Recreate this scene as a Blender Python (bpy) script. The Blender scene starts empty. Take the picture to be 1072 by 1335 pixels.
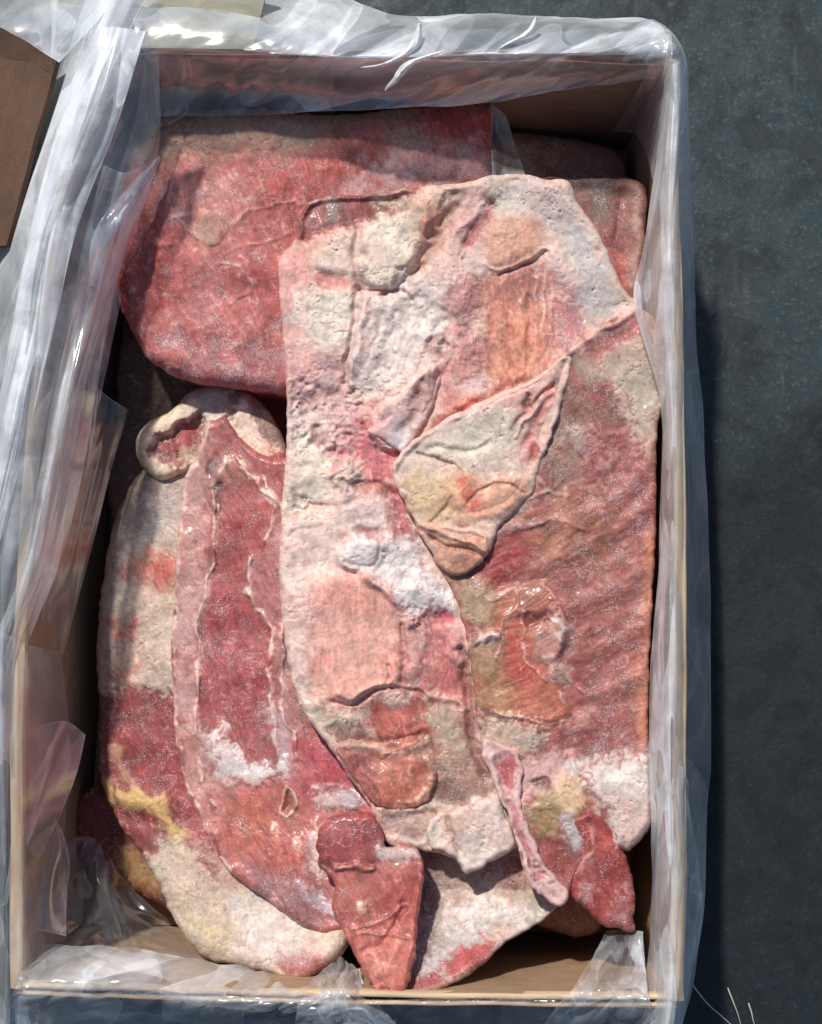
import bpy, math, random
import numpy as np
from mathutils import Vector, Euler

sc = bpy.context.scene
# ------------------------------------------------------------------ camera
IW, IH, FPX = 1072.0, 1335.0, 1650.0
CAM = Vector((0.02, -0.07, 0.99))
EUL = Euler((math.radians(5.0), 0.0, math.radians(1.2)))
cd = bpy.data.cameras.new("camera")
cd.sensor_fit = 'VERTICAL'; cd.sensor_height = 36.0; cd.sensor_width = 36.0
cd.lens = FPX / IH * 36.0
cd.clip_start = 0.05; cd.clip_end = 60
cam = bpy.data.objects.new("camera", cd)
sc.collection.objects.link(cam)
cam.location = CAM; cam.rotation_euler = EUL
sc.camera = cam
# ------------------------------------------------------------------ light
SUN_EL = 47.0
SUN_AZ = (-0.42, 0.91)          # towards the sun, on the ground plane
w = bpy.data.worlds.new("World"); sc.world = w; w.use_nodes = True
nt = w.node_tree; nt.nodes.clear()
sky = nt.nodes.new("ShaderNodeTexSky"); sky.sky_type = 'NISHITA'; sky.sun_disc = False
sky.sun_elevation = math.radians(SUN_EL)
sky.sun_rotation = math.atan2(SUN_AZ[0], SUN_AZ[1])
bg = nt.nodes.new("ShaderNodeBackground"); bg.inputs[1].default_value = 0.088
wo = nt.nodes.new("ShaderNodeOutputWorld")
nt.links.new(sky.outputs[0], bg.inputs[0]); nt.links.new(bg.outputs[0], wo.inputs[0])
sd = bpy.data.lights.new("sun", 'SUN'); sd.energy = 3.9; sd.angle = math.radians(2.4)
sd.color = (1.0, 0.955, 0.90)
so = bpy.data.objects.new("sun", sd); sc.collection.objects.link(so)
d = Vector((SUN_AZ[0], SUN_AZ[1], 0)).normalized() * math.cos(math.radians(SUN_EL))
d.z = math.sin(math.radians(SUN_EL))
so.rotation_euler = d.to_track_quat('Z', 'Y').to_euler(); so.location = d * 3
sc.view_settings.view_transform = 'Standard'; sc.view_settings.look = 'None'
sc.view_settings.exposure = 0.0; sc.view_settings.gamma = 1.0
sc.render.engine = 'CYCLES'
sc.cycles.max_bounces = 10; sc.cycles.transparent_max_bounces = 24
sc.cycles.transmission_bounces = 8; sc.cycles.caustics_reflective = False

# ------------------------------------------------------------------ helpers
ROT = np.array(EUL.to_matrix())
CP = np.array(CAM)
def unproj(px, py, z):
    """photo pixel + real height -> world point (numpy)."""
    px = np.asarray(px, float); py = np.asarray(py, float); z = np.asarray(z, float)
    dx = (px - IW/2)/FPX; dy = -(py - IH/2)/FPX
    v = np.stack([dx, dy, -np.ones_like(dx)], -1) @ ROT.T
    t = (z - CP[2])/v[..., 2]
    return CP + v*t[..., None]
def pt(px, py, z):
    return Vector(unproj(px, py, z))

def link(name, me, parent=None, mat=None):
    o = bpy.data.objects.new(name, me); sc.collection.objects.link(o)
    if parent is not None: o.parent = parent
    if mat is not None: me.materials.append(mat)
    return o
def thing(name, label, cat, group=None, loc=(0, 0, 0)):
    o = bpy.data.objects.new(name, None); sc.collection.objects.link(o)
    o.empty_display_size = 0.02; o.location = loc
    o['label'] = label; o['category'] = cat
    if group: o['group'] = group
    return o
def tag(o, label, cat, group=None):
    o['label'] = label; o['category'] = cat
    if group: o['group'] = group
    return o
def mesh_np(name, V, Q, smooth=True, tris=None):
    me = bpy.data.meshes.new(name)
    V = np.asarray(V, np.float32); Q = np.asarray(Q, np.int32)
    n = len(Q); k = Q.shape[1]
    me.vertices.add(len(V)); me.vertices.foreach_set("co", V.ravel())
    me.loops.add(n*k); me.loops.foreach_set("vertex_index", Q.ravel())
    me.polygons.add(n)
    me.polygons.foreach_set("loop_start", np.arange(n, dtype=np.int32)*k)
    me.polygons.foreach_set("loop_total", np.full(n, k, np.int32))
    me.polygons.foreach_set("use_smooth", np.full(n, smooth, bool))
    me.update(calc_edges=True)
    return me
def srgb(c):
    c = np.asarray(c, float)/255.0
    return np.where(c <= 0.04045, c/12.92, ((c+0.055)/1.055)**2.4)

# ---- noise
def perlin(x, y, seed):
    r = np.random.RandomState(seed)
    a = r.rand(256, 256)*2*np.pi
    gx, gy = np.cos(a), np.sin(a)
    xi = np.floor(x).astype(int); yi = np.floor(y).astype(int)
    fx = x-xi; fy = y-yi
    u = fx*fx*fx*(fx*(fx*6-15)+10); v = fy*fy*fy*(fy*(fy*6-15)+10)
    def g(ix, iy, dx, dy):
        ix = ix & 255; iy = iy & 255
        return gx[iy, ix]*dx + gy[iy, ix]*dy
    n00 = g(xi, yi, fx, fy); n10 = g(xi+1, yi, fx-1, fy)
    n01 = g(xi, yi+1, fx, fy-1); n11 = g(xi+1, yi+1, fx-1, fy-1)
    return (n00*(1-u)+n10*u)*(1-v) + (n01*(1-u)+n11*u)*v
STEP = 1.25
GX0, GY0 = 60.0, 110.0
NX, NY = int((900-GX0)/STEP), int((1320-GY0)/STEP)
gxx, gyy = np.meshgrid(GX0+STEP*np.arange(NX), GY0+STEP*np.arange(NY))
NZ = {}
for k, s in ((3, 3.), (6, 6.), (12, 12.), (25, 25.), (60, 60.)):
    c, sn = math.cos(k), math.sin(k)
    NZ[k] = perlin((gxx*c-gyy*sn)/s+7, (gxx*sn+gyy*c)/s+3, k)*1.6
    NZ[-k] = perlin((gxx*c+gyy*sn)/s+70, (gxx*sn-gyy*c)/s+33, k+100)*1.6
WARP = NZ[25]*1.1 + NZ[12]*.9 + NZ[6]*.7 + NZ[3]*.55
WARP2 = NZ[-25]*.9 + NZ[-12]*.7 + NZ[-6]*.5 + NZ[-3]*.4
# crumpled, ridge-like relief
RIDGE = (1-np.abs(NZ[-25]*1.6))*.9 + (1-np.abs(NZ[12]+.25*NZ[6]))*.38 + (1-np.abs(NZ[-6]))*.12
RIDGE += (.8-np.abs(NZ[60]+.3*NZ[-12])*1.6)*1.6
RIDGE -= RIDGE.mean()
LUMP = NZ[60]*4.2 + NZ[-25]*.9 + NZ[-12]*.38 + NZ[6]*.14 + NZ[-3]*.07

def catmull(P, closed, step=6.0):
    P = [np.array(p, float) for p in P]
    n = len(P); out = []
    rng = range(n) if closed else range(n-1)
    for i in rng:
        if closed: p0, p1, p2, p3 = P[(i-1) % n], P[i], P[(i+1) % n], P[(i+2) % n]
        else: p0, p1, p2, p3 = P[max(i-1, 0)], P[i], P[i+1], P[min(i+2, n-1)]
        m = max(1, int(np.linalg.norm(p2-p1)/step))
        for k in range(m):
            t = k/m
            out.append(.5*((2*p1)+(p2-p0)*t+(2*p0-5*p1+4*p2-p3)*t*t+(3*p1-p0-3*p2+p3)*t**3))
    if not closed: out.append(P[-1])
    return np.array(out)
def seg_dist(X, Y, P, closed, inside=False, near=False):
    D = np.full(X.shape, 1e9); ins = np.zeros(X.shape, bool)
    NXp = X.copy(); NYp = Y.copy()
    n = len(P)
    for i in range(n if closed else n-1):
        ax, ay = P[i]; bx, by = P[(i+1) % n]
        ex, ey = bx-ax, by-ay; L2 = ex*ex+ey*ey+1e-9
        t = np.clip(((X-ax)*ex+(Y-ay)*ey)/L2, 0, 1)
        qx = ax+t*ex; qy = ay+t*ey
        d2 = (X-qx)**2+(Y-qy)**2
        m = d2 < D
        D = np.where(m, d2, D)
        if near: NXp = np.where(m, qx, NXp); NYp = np.where(m, qy, NYp)
        if inside and ey != 0:
            c = ((Y >= ay) != (Y >= by)) & (X < ax+(Y-ay)*ex/ey)
            ins ^= c
    D = np.sqrt(D)
    if inside: D = np.where(ins, D, -D)
    return (D, NXp, NYp) if near else D
def sst(a, b, x):
    t = np.clip((x-a)/(b-a), 0, 1); return t*t*(3-2*t)

class Canvas:
    """tissue colour, some local shading included, + relief of one cut of meat, on a grid over its own top face."""
    def __init__(s, x0, y0, x1, y1, base, frost=.25, wet=.3, rough=.6, crum=0., grain=1.2):
        s.grain = grain
        s.i0 = max(0, int((x0-GX0)/STEP)-3); s.j0 = max(0, int((y0-GY0)/STEP)-3)
        s.i1 = min(NX, int((x1-GX0)/STEP)+4); s.j1 = min(NY, int((y1-GY0)/STEP)+4)
        sl = s.sl = (slice(s.j0, s.j1), slice(s.i0, s.i1))
        s.X = gxx[sl]; s.Y = gyy[sl]
        sh = s.X.shape
        s.col = np.ones(sh+(3,))*srgb(base)
        s.h = np.zeros(sh); s.frost = np.full(sh, frost); s.wet = np.full(sh, wet)
        s.rough = np.full(sh, rough); s.crum = np.full(sh, crum)
    def _win(s, P, m):
        a0 = int((P[:, 0].min()-m-s.X[0, 0])/STEP); a1 = int((P[:, 0].max()+m-s.X[0, 0])/STEP)+2
        b0 = int((P[:, 1].min()-m-s.Y[0, 0])/STEP); b1 = int((P[:, 1].max()+m-s.Y[0, 0])/STEP)+2
        a0 = max(a0, 0); b0 = max(b0, 0); a1 = min(a1, s.X.shape[1]); b1 = min(b1, s.X.shape[0])
        if a1 <= a0 or b1 <= b0: return None
        return (slice(b0, b1), slice(a0, a1))
    def _apply(s, w, a, col, op, dz, frost, wet, rough, crum):
        if col is not None:
            k = (a*op)[..., None]
            s.col[w] = s.col[w]*(1-k)+srgb(col)*k
        s.h[w] += a*dz
        for nm, v in (('frost', frost), ('wet', wet), ('rough', rough), ('crum', crum)):
            if v is not None:
                A = getattr(s, nm); A[w] = A[w]*(1-a)+v*a
    def _wp(s, w, k=0):
        g = (slice(s.sl[0].start+w[0].start, s.sl[0].start+w[0].stop), slice(s.sl[1].start+w[1].start, s.sl[1].start+w[1].stop))
        return (WARP if k == 0 else WARP2)[g]
    def P(s, pts, col, soft=4, warp=5, op=1., dz=0., frost=None, wet=None, rough=None, crum=None, k=0):
        soft *= 1.15; warp *= 1.7
        if dz == 0: s.n = getattr(s, 'n', 0)+1; dz = .7*math.sin(s.n*2.4)
        P = catmull(pts, True, 10); w = s._win(P, soft+warp*2+2)
        if w is None: return
        d0 = seg_dist(s.X[w], s.Y[w], P, True, True)
        hs = max(soft*1.25, 4.)
        g = (slice(s.sl[0].start+w[0].start, s.sl[0].start+w[0].stop), slice(s.sl[1].start+w[1].start, s.sl[1].start+w[1].stop))
        s.h[w] += dz*sst(-hs, hs, d0+NZ[25][g]*min(warp, 8)*.6)
        d = d0 + s._wp(w, k)*warp + (NZ[6][g]*.55+NZ[-3][g]*.5+NZ[3][g]*.3)*soft*.8
        s._apply(w, sst(-soft, soft, d), col, op, 0., frost, wet, rough, crum)
    def L(s, pts, wd, col=None, soft=2, warp=2, op=1., dz=0., frost=None, wet=None, rough=None, crum=None, k=1, taper=True):
        P = catmull(pts, False, 8); w = s._win(P, soft+wd+warp*2+2)
        if w is None: return
        g = (slice(s.sl[0].start+w[0].start, s.sl[0].start+w[0].stop), slice(s.sl[1].start+w[1].start, s.sl[1].start+w[1].stop))
        vw = 1+.55*NZ[12][g]+.3*NZ[-25][g]
        if wd < 3: op = op*sst(-.75, .15, NZ[-12][g]+.5*NZ[25][g])
        d0 = wd*vw - seg_dist(s.X[w], s.Y[w], P, False)
        s.h[w] += dz*sst(-soft*1.3-.4, soft*1.3+.4, d0)
        s._apply(w, sst(-soft, soft, d0 + s._wp(w, k)*warp), col, op, 0., frost, wet, rough, crum)
    def specks(s, pts, col, n, r0, r1, seed, op=.8, dz=0., soft=1.2, frost=None):
        """irregular small flecks scattered inside a region"""
        rr = random.Random(seed); P = np.array(pts, float)
        x0, y0 = P.min(0); x1, y1 = P.max(0); c = 0
        while c < n:
            x, y = rr.uniform(x0, x1), rr.uniform(y0, y1)
            if seg_dist(np.array([x]), np.array([y]), P, True, True)[0] < 0: continue
            c += 1; r = rr.uniform(r0, r1); a = rr.uniform(0, 3.14); e = rr.uniform(.3, 1)
            s.L([(x-math.cos(a)*r*e, y-math.sin(a)*r*e), (x+math.cos(a)*r*e, y+math.sin(a)*r*e)], r*.55, col, soft, r*.6, op, dz, frost)
    def finish(s):
        g = s.sl
        # organic drift: the whole painted tissue is pulled about by a flow field, then partly bled together
        ny, nx = s.X.shape; jj, ii = np.mgrid[0:ny, 0:nx].astype(float)
        fx = (NZ[25][g]*4.5+NZ[-12][g]*3.+NZ[6][g]*1.5+NZ[3][g]*.7)/STEP; fy = (NZ[-25][g]*4.5+NZ[12][g]*3.+NZ[-6][g]*1.5+NZ[-3][g]*.7)/STEP
        x = np.clip(ii+fx, 0, nx-1.01); y = np.clip(jj+fy, 0, ny-1.01); xi = x.astype(int); yi = y.astype(int); tx = x-xi; ty = y-yi
        sx_ = np.clip(ii+(NZ[25][g]*4.+NZ[-60][g]*2.)/STEP, 0, nx-1.01); sy_ = np.clip(jj+(NZ[-25][g]*4.+NZ[60][g]*2.)/STEP, 0, ny-1.01)
        def samp(A):
            a_, b_ = (tx, ty) if A.ndim == 2 else (tx[..., None], ty[..., None])
            return (A[yi, xi]*(1-a_)+A[yi, xi+1]*a_)*(1-b_)+(A[yi+1, xi]*(1-a_)+A[yi+1, xi+1]*a_)*b_
        def blur(A, n):
            if n < 1: return A
            for ax in (0, 1):
                for _ in range(2):
                    P_ = np.concatenate([np.repeat(np.take(A, [0], ax), n, ax), A, np.repeat(np.take(A, [-1], ax), n, ax)], ax)
                    cs = np.cumsum(P_, ax); L_ = A.shape[ax]
                    hi = np.take(cs, range(2*n, 2*n+L_), ax); lo = np.take(cs, range(0, L_), ax)
                    A = (hi-lo)/(2*n)
            return A
        col2 = samp(s.col); s.frost = samp(s.frost); s.wet = samp(s.wet); s.h = blur(s.h, 1)
        x, y = sx_, sy_; xi = x.astype(int); yi = y.astype(int); tx = x-xi; ty = y-yi; s.h = samp(s.h)
        s.col = col2*.74+blur(col2, 4)*.16+blur(col2, 11)*.10
        lum = (s.col @ np.array([.3, .55, .15]))[..., None]
        s.col = lum+(s.col-lum)*.95                                   # natural tissue hues
        s.col = s.col*.93+srgb((170, 118, 108))*.07
        s.col[..., 1] = np.minimum(s.col[..., 1], .93*s.col[..., 0])
        s.col[..., 2] = np.minimum(s.col[..., 2], .90*s.col[..., 0])
        # pale membranes and hair-fine fat veins wander over everything
        for fld, msk, wd, k in ((NZ[25], NZ[60], .03, .4), (NZ[-60], NZ[-25], .016, .4)):
            v_ = np.exp(-((fld[g]+.25*NZ[6][g]*.4)/wd)**2)*sst(.1, .5, msk[g])*k
            s.col = s.col*(1-v_[..., None])+srgb((226, 190, 180))*v_[..., None]
            s.h += v_*.5
        blood = sst(.35, .75, NZ[-60][g]*.7+NZ[-12][g]*.5)[..., None]*.30
        s.col = s.col*(1-blood)+s.col*np.array([.86, .50, .50])*blood
        # muscle fibre: fine streaks where the tissue is red; fine wrinkles where it is pale
        red = sst(.25, .6, 1-s.col[..., 1]/(s.col[..., 0]+1e-6))
        ca, sa = math.cos(s.grain), math.sin(s.grain)
        bend = NZ[60][g]*9+NZ[25][g]*3
        al = s.X*ca+s.Y*sa; ac = -s.X*sa+s.Y*ca+bend
        fib = perlin(al/26., ac/2.6, 91)+.8*perlin(al/40.+5, ac/5.5, 92)+.6*perlin(al/60.+5, ac/13., 93)
        s.col *= (1+red*.30*fib)[..., None]
        s.h += red*fib*.16
        cr_ = np.exp(-((NZ[-25][g]+.35*NZ[6][g])/.045)**2)*sst(.0, .5, NZ[12][g]+NZ[-60][g]*.6)+.8*np.exp(-((NZ[12][g]+.2*NZ[-3][g])/.06)**2)*sst(.1, .6, NZ[-25][g])
        s.h -= (1-red)*cr_*.75
        s.col *= (1-(1-red)*cr_*.16)[..., None]  # shade inside the pale wrinkles, added to the colour
        s.col *= np.array([1.08, 1.0, .955])
        m = 1.02+.15*NZ[-25][g]+.17*NZ[12][g]+.18*NZ[-6][g]+.14*NZ[3][g]-.10*sst(.1, .8, NZ[25][g]+NZ[-12][g])
        s.col *= np.clip(m, .5, 1.5)[..., None]
        w_ = np.clip(NZ[60][g]*.5+NZ[-12][g]*.35, -.5, .5)[..., None]
        s.col *= 1+w_*np.array([.10, -.08, -.08])                     # blood tinge comes and goes
        s.frost = np.clip(s.frost*.95+.30*NZ[25][g]+.22*NZ[-12][g]+.1*NZ[6][g], 0, 1)
    def folds(s, x0, y0, x1, y1, nx, ny, amp, per, edge=20, curve=0):
        """parallel folds running along (nx,ny) inside a soft box"""
        m = sst(0, edge, np.minimum(np.minimum(s.X-x0, x1-s.X), np.minimum(s.Y-y0, y1-s.Y)))
        t = (s.X*ny - s.Y*nx) + WARP[s.sl]*per*.35 + curve*((s.Y-y0)/100.)**2
        s.h += m*amp*(1-np.abs(np.sin(t*math.pi/per)))

def attr(me, name, typ, arr):
    a = me.attributes.new(name, typ, 'POINT')
    if typ == 'FLOAT_COLOR': a.data.foreach_set("color", arr.astype(np.float32).ravel())
    else: a.data.foreach_set("value", arr.astype(np.float32).ravel())

def build_cut(c, outline, z, drop, rad, bottom, mat, name, label, ragged=1.5, parent=None, undercut=.004, lumpy=1.0):
    """z: function (X,Y)->height in m; edges roll down by drop (m) within rad px; sides go to bottom."""
    c.finish()
    P = catmull(outline, True, 5)
    n = len(P)                                                  # small raggedness of the cut edge
    tx = np.roll(P, -1, 0)-np.roll(P, 1, 0); tl = np.linalg.norm(tx, axis=1)[:, None]+1e-9
    nr = np.stack([tx[:, 1], -tx[:, 0]], 1)/tl
    q = perlin(P[:, 0]/14., P[:, 1]/14., 5)*2.2 + perlin(P[:, 0]/5.+9, P[:, 1]/5., 6)*.9
    P = P + nr*(q*ragged)[:, None]
    D, NXp, NYp = seg_dist(c.X, c.Y, P, True, True, True)
    ins = D > 0
    cell = ins[:-1, :-1] | ins[1:, :-1] | ins[:-1, 1:] | ins[1:, 1:]
    used = np.zeros(ins.shape, bool)
    used[:-1, :-1] |= cell; used[1:, :-1] |= cell; used[:-1, 1:] |= cell; used[1:, 1:] |= cell
    X = np.where(ins, c.X, NXp); Y = np.where(ins, c.Y, NYp)
    Dc = np.clip(D, 0, None)
    t = np.clip(Dc/rad, 0, 1)
    roll = 1-np.sqrt(np.clip(1-(1-t)**2, 0, 1))
    zz = z(X, Y) + 0*X
    fade = sst(0, 10, Dc)*.7+.3
    H = c.h*1.6e-3*fade + (LUMP[c.sl]*c.rough + RIDGE[c.sl]*c.crum)*1e-3*fade*lumpy
    Z = zz - drop*roll + H
    Z = np.maximum(Z, bottom+.002)
    idx = -np.ones(ins.shape, int); idx[used] = np.arange(used.sum())
    V = unproj(X[used], Y[used], Z[used])
    a, b, cc, dd = idx[:-1, :-1][cell], idx[:-1, 1:][cell], idx[1:, 1:][cell], idx[1:, :-1][cell]
    Q = np.stack([a, dd, cc, b], 1)
    # boundary -> skirt
    E = np.concatenate([Q[:, [0, 1]], Q[:, [1, 2]], Q[:, [2, 3]], Q[:, [3, 0]]])
    key = np.minimum(E[:, 0], E[:, 1]).astype(np.int64)*10**7+np.maximum(E[:, 0], E[:, 1])
    u, inv, cnt = np.unique(key, return_inverse=True, return_counts=True)
    B = E[cnt[inv] == 1]
    bv = np.unique(B); m = -np.ones(len(V), int); m[bv] = np.arange(len(bv))
    ctr = V.mean(0)
    col = c.col[used]; fr = c.frost[used]; we = c.wet[used]
    VV = [V]; QQ = [Q]; CC = [col]; FF = [fr]; WW = [we]
    prev = None; base0 = len(V)
    bz = V[bv, 2]
    for r_i, f in enumerate((.3, .65, 1.)):
        nv = V[bv].copy()
        inw = ctr[:2]-nv[:, :2]; inw /= np.linalg.norm(inw, axis=1)[:, None]+1e-9
        nv[:, :2] += inw*undercut*math.sin(f*2.2)*(1 if f < 1 else 1.6)
        nv[:, 2] = bz*(1-f)+bottom*f
        VV.append(nv); CC.append(col[bv]*(.95)); FF.append(fr[bv]); WW.append(we[bv])
        new = base0+r_i*len(bv)
        lo = new+m[B]
        up = B if r_i == 0 else new-len(bv)+m[B]
        QQ.append(np.stack([up[:, 1], up[:, 0], lo[:, 0], lo[:, 1]], 1))
    V = np.concatenate(VV); Q = np.concatenate(QQ)
    me = mesh_np(name, V, Q)
    C4 = np.ones((len(V), 4)); C4[:, :3] = np.clip(np.concatenate(CC), .004, .95)
    attr(me, "albedo", 'FLOAT_COLOR', C4)
    attr(me, "frost", 'FLOAT', np.concatenate(FF)); attr(me, "wet", 'FLOAT', np.concatenate(WW))
    o = link(name, me, parent, mat)
    if parent is None: tag(o, label, 'frozen meat', 'frozen meat cuts packed in the box')
    return o

# ------------------------------------------------------------------ materials
def newmat(n):
    m = bpy.data.materials.new(n); m.use_nodes = True; t = m.node_tree; t.nodes.clear()
    return m, t
def N(t, typ, **kw):
    n = t.nodes.new(typ)
    for k, v in kw.items(): setattr(n, k, v)
    return n
def noise(t, vec, scale, detail=3, rough=.55, dist=0.):
    n = N(t, "ShaderNodeTexNoise"); n.inputs['Scale'].default_value = scale
    n.inputs['Detail'].default_value = detail; n.inputs['Roughness'].default_value = rough
    n.inputs['Distortion'].default_value = dist
    if vec is not None: t.links.new(vec, n.inputs['Vector'])
    return n.outputs[0]
def ramp(t, fac, stops):
    r = N(t, "ShaderNodeValToRGB"); e = r.color_ramp.elements
    while len(e) > 1: e.remove(e[-1])
    for i, (p, c) in enumerate(stops):
        if i == 0: e[0].position = p; q = e[0]
        else: q = e.new(p)
        if not isinstance(c, (tuple, list)): c = (c, c, c)
        q.color = (*c, 1)
    t.links.new(fac, r.inputs[0]); return r.outputs[0]
def math_(t, op, a, b=None, c=None, clamp=False):
    n = N(t, "ShaderNodeMath", operation=op, use_clamp=clamp)
    for i, v in enumerate((a, b, c)):
        if v is None: continue
        if isinstance(v, (int, float)): n.inputs[i].default_value = v
        else: t.links.new(v, n.inputs[i])
    return n.outputs[0]
def mixc(t, fac, a, b, blend='MIX'):
    n = N(t, "ShaderNodeMix", data_type='RGBA', blend_type=blend)
    for i, v in ((0, fac), (6, a), (7, b)):
        if isinstance(v, (int, float)): n.inputs[i].default_value = v
        elif isinstance(v, tuple): n.inputs[i].default_value = (*v, 1)
        else: t.links.new(v, n.inputs[i])
    return n.outputs[2]

def meat_material():
    m, t = newmat("frozen_meat")
    tc = N(t, "ShaderNodeTexCoord").outputs['Object']
    col = N(t, "ShaderNodeAttribute", attribute_name="albedo").outputs['Color']
    fro = N(t, "ShaderNodeAttribute", attribute_name="frost").outputs['Fac']
    wet = N(t, "ShaderNodeAttribute", attribute_name="wet").outputs['Fac']
    v1 = noise(t, tc, 420, 5, .7)
    v2 = noise(t, tc, 1900, 2, .6)
    v3 = noise(t, tc, 110, 4, .6)
    k = math_(t, 'MULTIPLY_ADD', v1, .6, .70)
    k2 = math_(t, 'MULTIPLY_ADD', v2, .5, .75)
    k = math_(t, 'MULTIPLY', k, k2)
    c1 = mixc(t, 1., col, k, 'MULTIPLY')
    # ice crystals: fine grains gathered in drifts
    g = math_(t, 'ADD', math_(t, 'MULTIPLY', v2, .85), math_(t, 'MULTIPLY', v3, .15))
    g = math_(t, 'ADD', g, math_(t, 'MULTIPLY', math_(t, 'SUBTRACT', v1, .5), .3))
    thr = math_(t, 'SUBTRACT', .655, math_(t, 'MULTIPLY', fro, .19))
    gr = math_(t, 'SUBTRACT', g, thr)
    gr = math_(t, 'MULTIPLY', gr, 7., clamp=True)
    fmix = math_(t, 'MULTIPLY', gr, math_(t, 'MULTIPLY_ADD', fro, .5, .16), clamp=True)
    c2 = mixc(t, fmix, c1, mixc(t, .3, (.78, .72, .72), c1))
    # coarser ice grains lying on top, thick where the frost is thick
    v4 = noise(t, tc, 1050, 1, .5); v5 = noise(t, tc, 70, 4, .65, .3)
    ig = math_(t, 'SUBTRACT', math_(t, 'ADD', v4, math_(t, 'MULTIPLY', math_(t, 'SUBTRACT', v5, .5), .75)), math_(t, 'SUBTRACT', .722, math_(t, 'MULTIPLY', fro, .155)))
    ig = math_(t, 'MULTIPLY', ig, 22., clamp=True)
    c2 = mixc(t, math_(t, 'MULTIPLY', ig, .42), c2, (.84, .77, .76))
    fmix = math_(t, 'MAXIMUM', fmix, ig)
    p = N(t, "ShaderNodeBsdfPrincipled")
    t.links.new(c2, p.inputs['Base Color'])
    ro = math_(t, 'SUBTRACT', .72, math_(t, 'MULTIPLY', wet, .32))
    ro = math_(t, 'ADD', ro, math_(t, 'MULTIPLY', fmix, .25))
    t.links.new(ro, p.inputs['Roughness'])
    p.inputs['Subsurface Weight'].default_value = .12
    p.inputs['Subsurface Radius'].default_value = (.006, .0022, .0014)
    p.inputs['Subsurface Scale'].default_value = .6
    t.links.new(math_(t, 'MULTIPLY', math_(t, 'POWER', wet, 2.), .4), p.inputs['Coat Weight'])
    p.inputs['Coat Roughness'].default_value = .16
    hb = math_(t, 'ADD', math_(t, 'MULTIPLY', v1, .6), math_(t, 'MULTIPLY', v3, 1.0))
    hb = math_(t, 'ADD', hb, math_(t, 'MULTIPLY', gr, .3))
    hb = math_(t, 'ADD', hb, math_(t, 'MULTIPLY', ig, .5))
    hb = math_(t, 'ADD', hb, math_(t, 'MULTIPLY', v2, .25))
    b = N(t, "ShaderNodeBump"); b.inputs['Strength'].default_value = .5; b.inputs['Distance'].default_value = .0009
    t.links.new(hb, b.inputs['Height']); t.links.new(b.outputs[0], p.inputs['Normal'])
    o = N(t, "ShaderNodeOutputMaterial"); t.links.new(p.outputs[0], o.inputs[0])
    return m
MEAT = meat_material()

def cardboard_material(name, base, frosty=.0, sx=60, sy=900):
    m, t = newmat(name)
    tc = N(t, "ShaderNodeTexCoord").outputs['Object']
    mp = N(t, "ShaderNodeMapping"); mp.inputs['Scale'].default_value = (1, 1, 6)
    t.links.new(tc, mp.inputs[0])
    a = noise(t, mp.outputs[0], 40, 6, .65); b_ = noise(t, tc, 1500, 2, .6); c_ = noise(t, tc, 9, 4, .6)
    r = tuple(srgb(base))
    c1 = mixc(t, ramp(t, a, [(.3, 0.), (.7, 1.)]), tuple(x*.78 for x in r), tuple(min(1, x*1.15) for x in r))
    c1 = mixc(t, math_(t, 'MULTIPLY', ramp(t, c_, [(.5, 0.), (.68, 1.)]), .45), c1, tuple(x*.55 for x in r))
    c1 = mixc(t, math_(t, 'MULTIPLY', ramp(t, b_, [(.62, 0.), (.72, 1.)]), .35+frosty), c1, (.55, .5, .46))
    p = N(t, "ShaderNodeBsdfPrincipled"); t.links.new(c1, p.inputs['Base Color'])
    p.inputs['Roughness'].default_value = .8
    bp = N(t, "ShaderNodeBump"); bp.inputs['Strength'].default_value = .4; bp.inputs['Distance'].default_value = .001
    t.links.new(math_(t, 'ADD', a, math_(t, 'MULTIPLY', b_, .3)), bp.inputs['Height']); t.links.new(bp.outputs[0], p.inputs['Normal'])
    o = N(t, "ShaderNodeOutputMaterial"); t.links.new(p.outputs[0], o.inputs[0])
    return m
CARD = cardboard_material("corrugated_cardboard", (164, 134, 104))
CARD_IN = cardboard_material("cardboard_inside", (150, 120, 96), .15)
CARD_FLAP = cardboard_material("cardboard_flap_shaded", (88, 60, 40))  # board colour lowered: the flap's shade is in its brown
CARD_GREY = cardboard_material("cardboard_flap_grey", (176, 172, 146))

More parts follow.
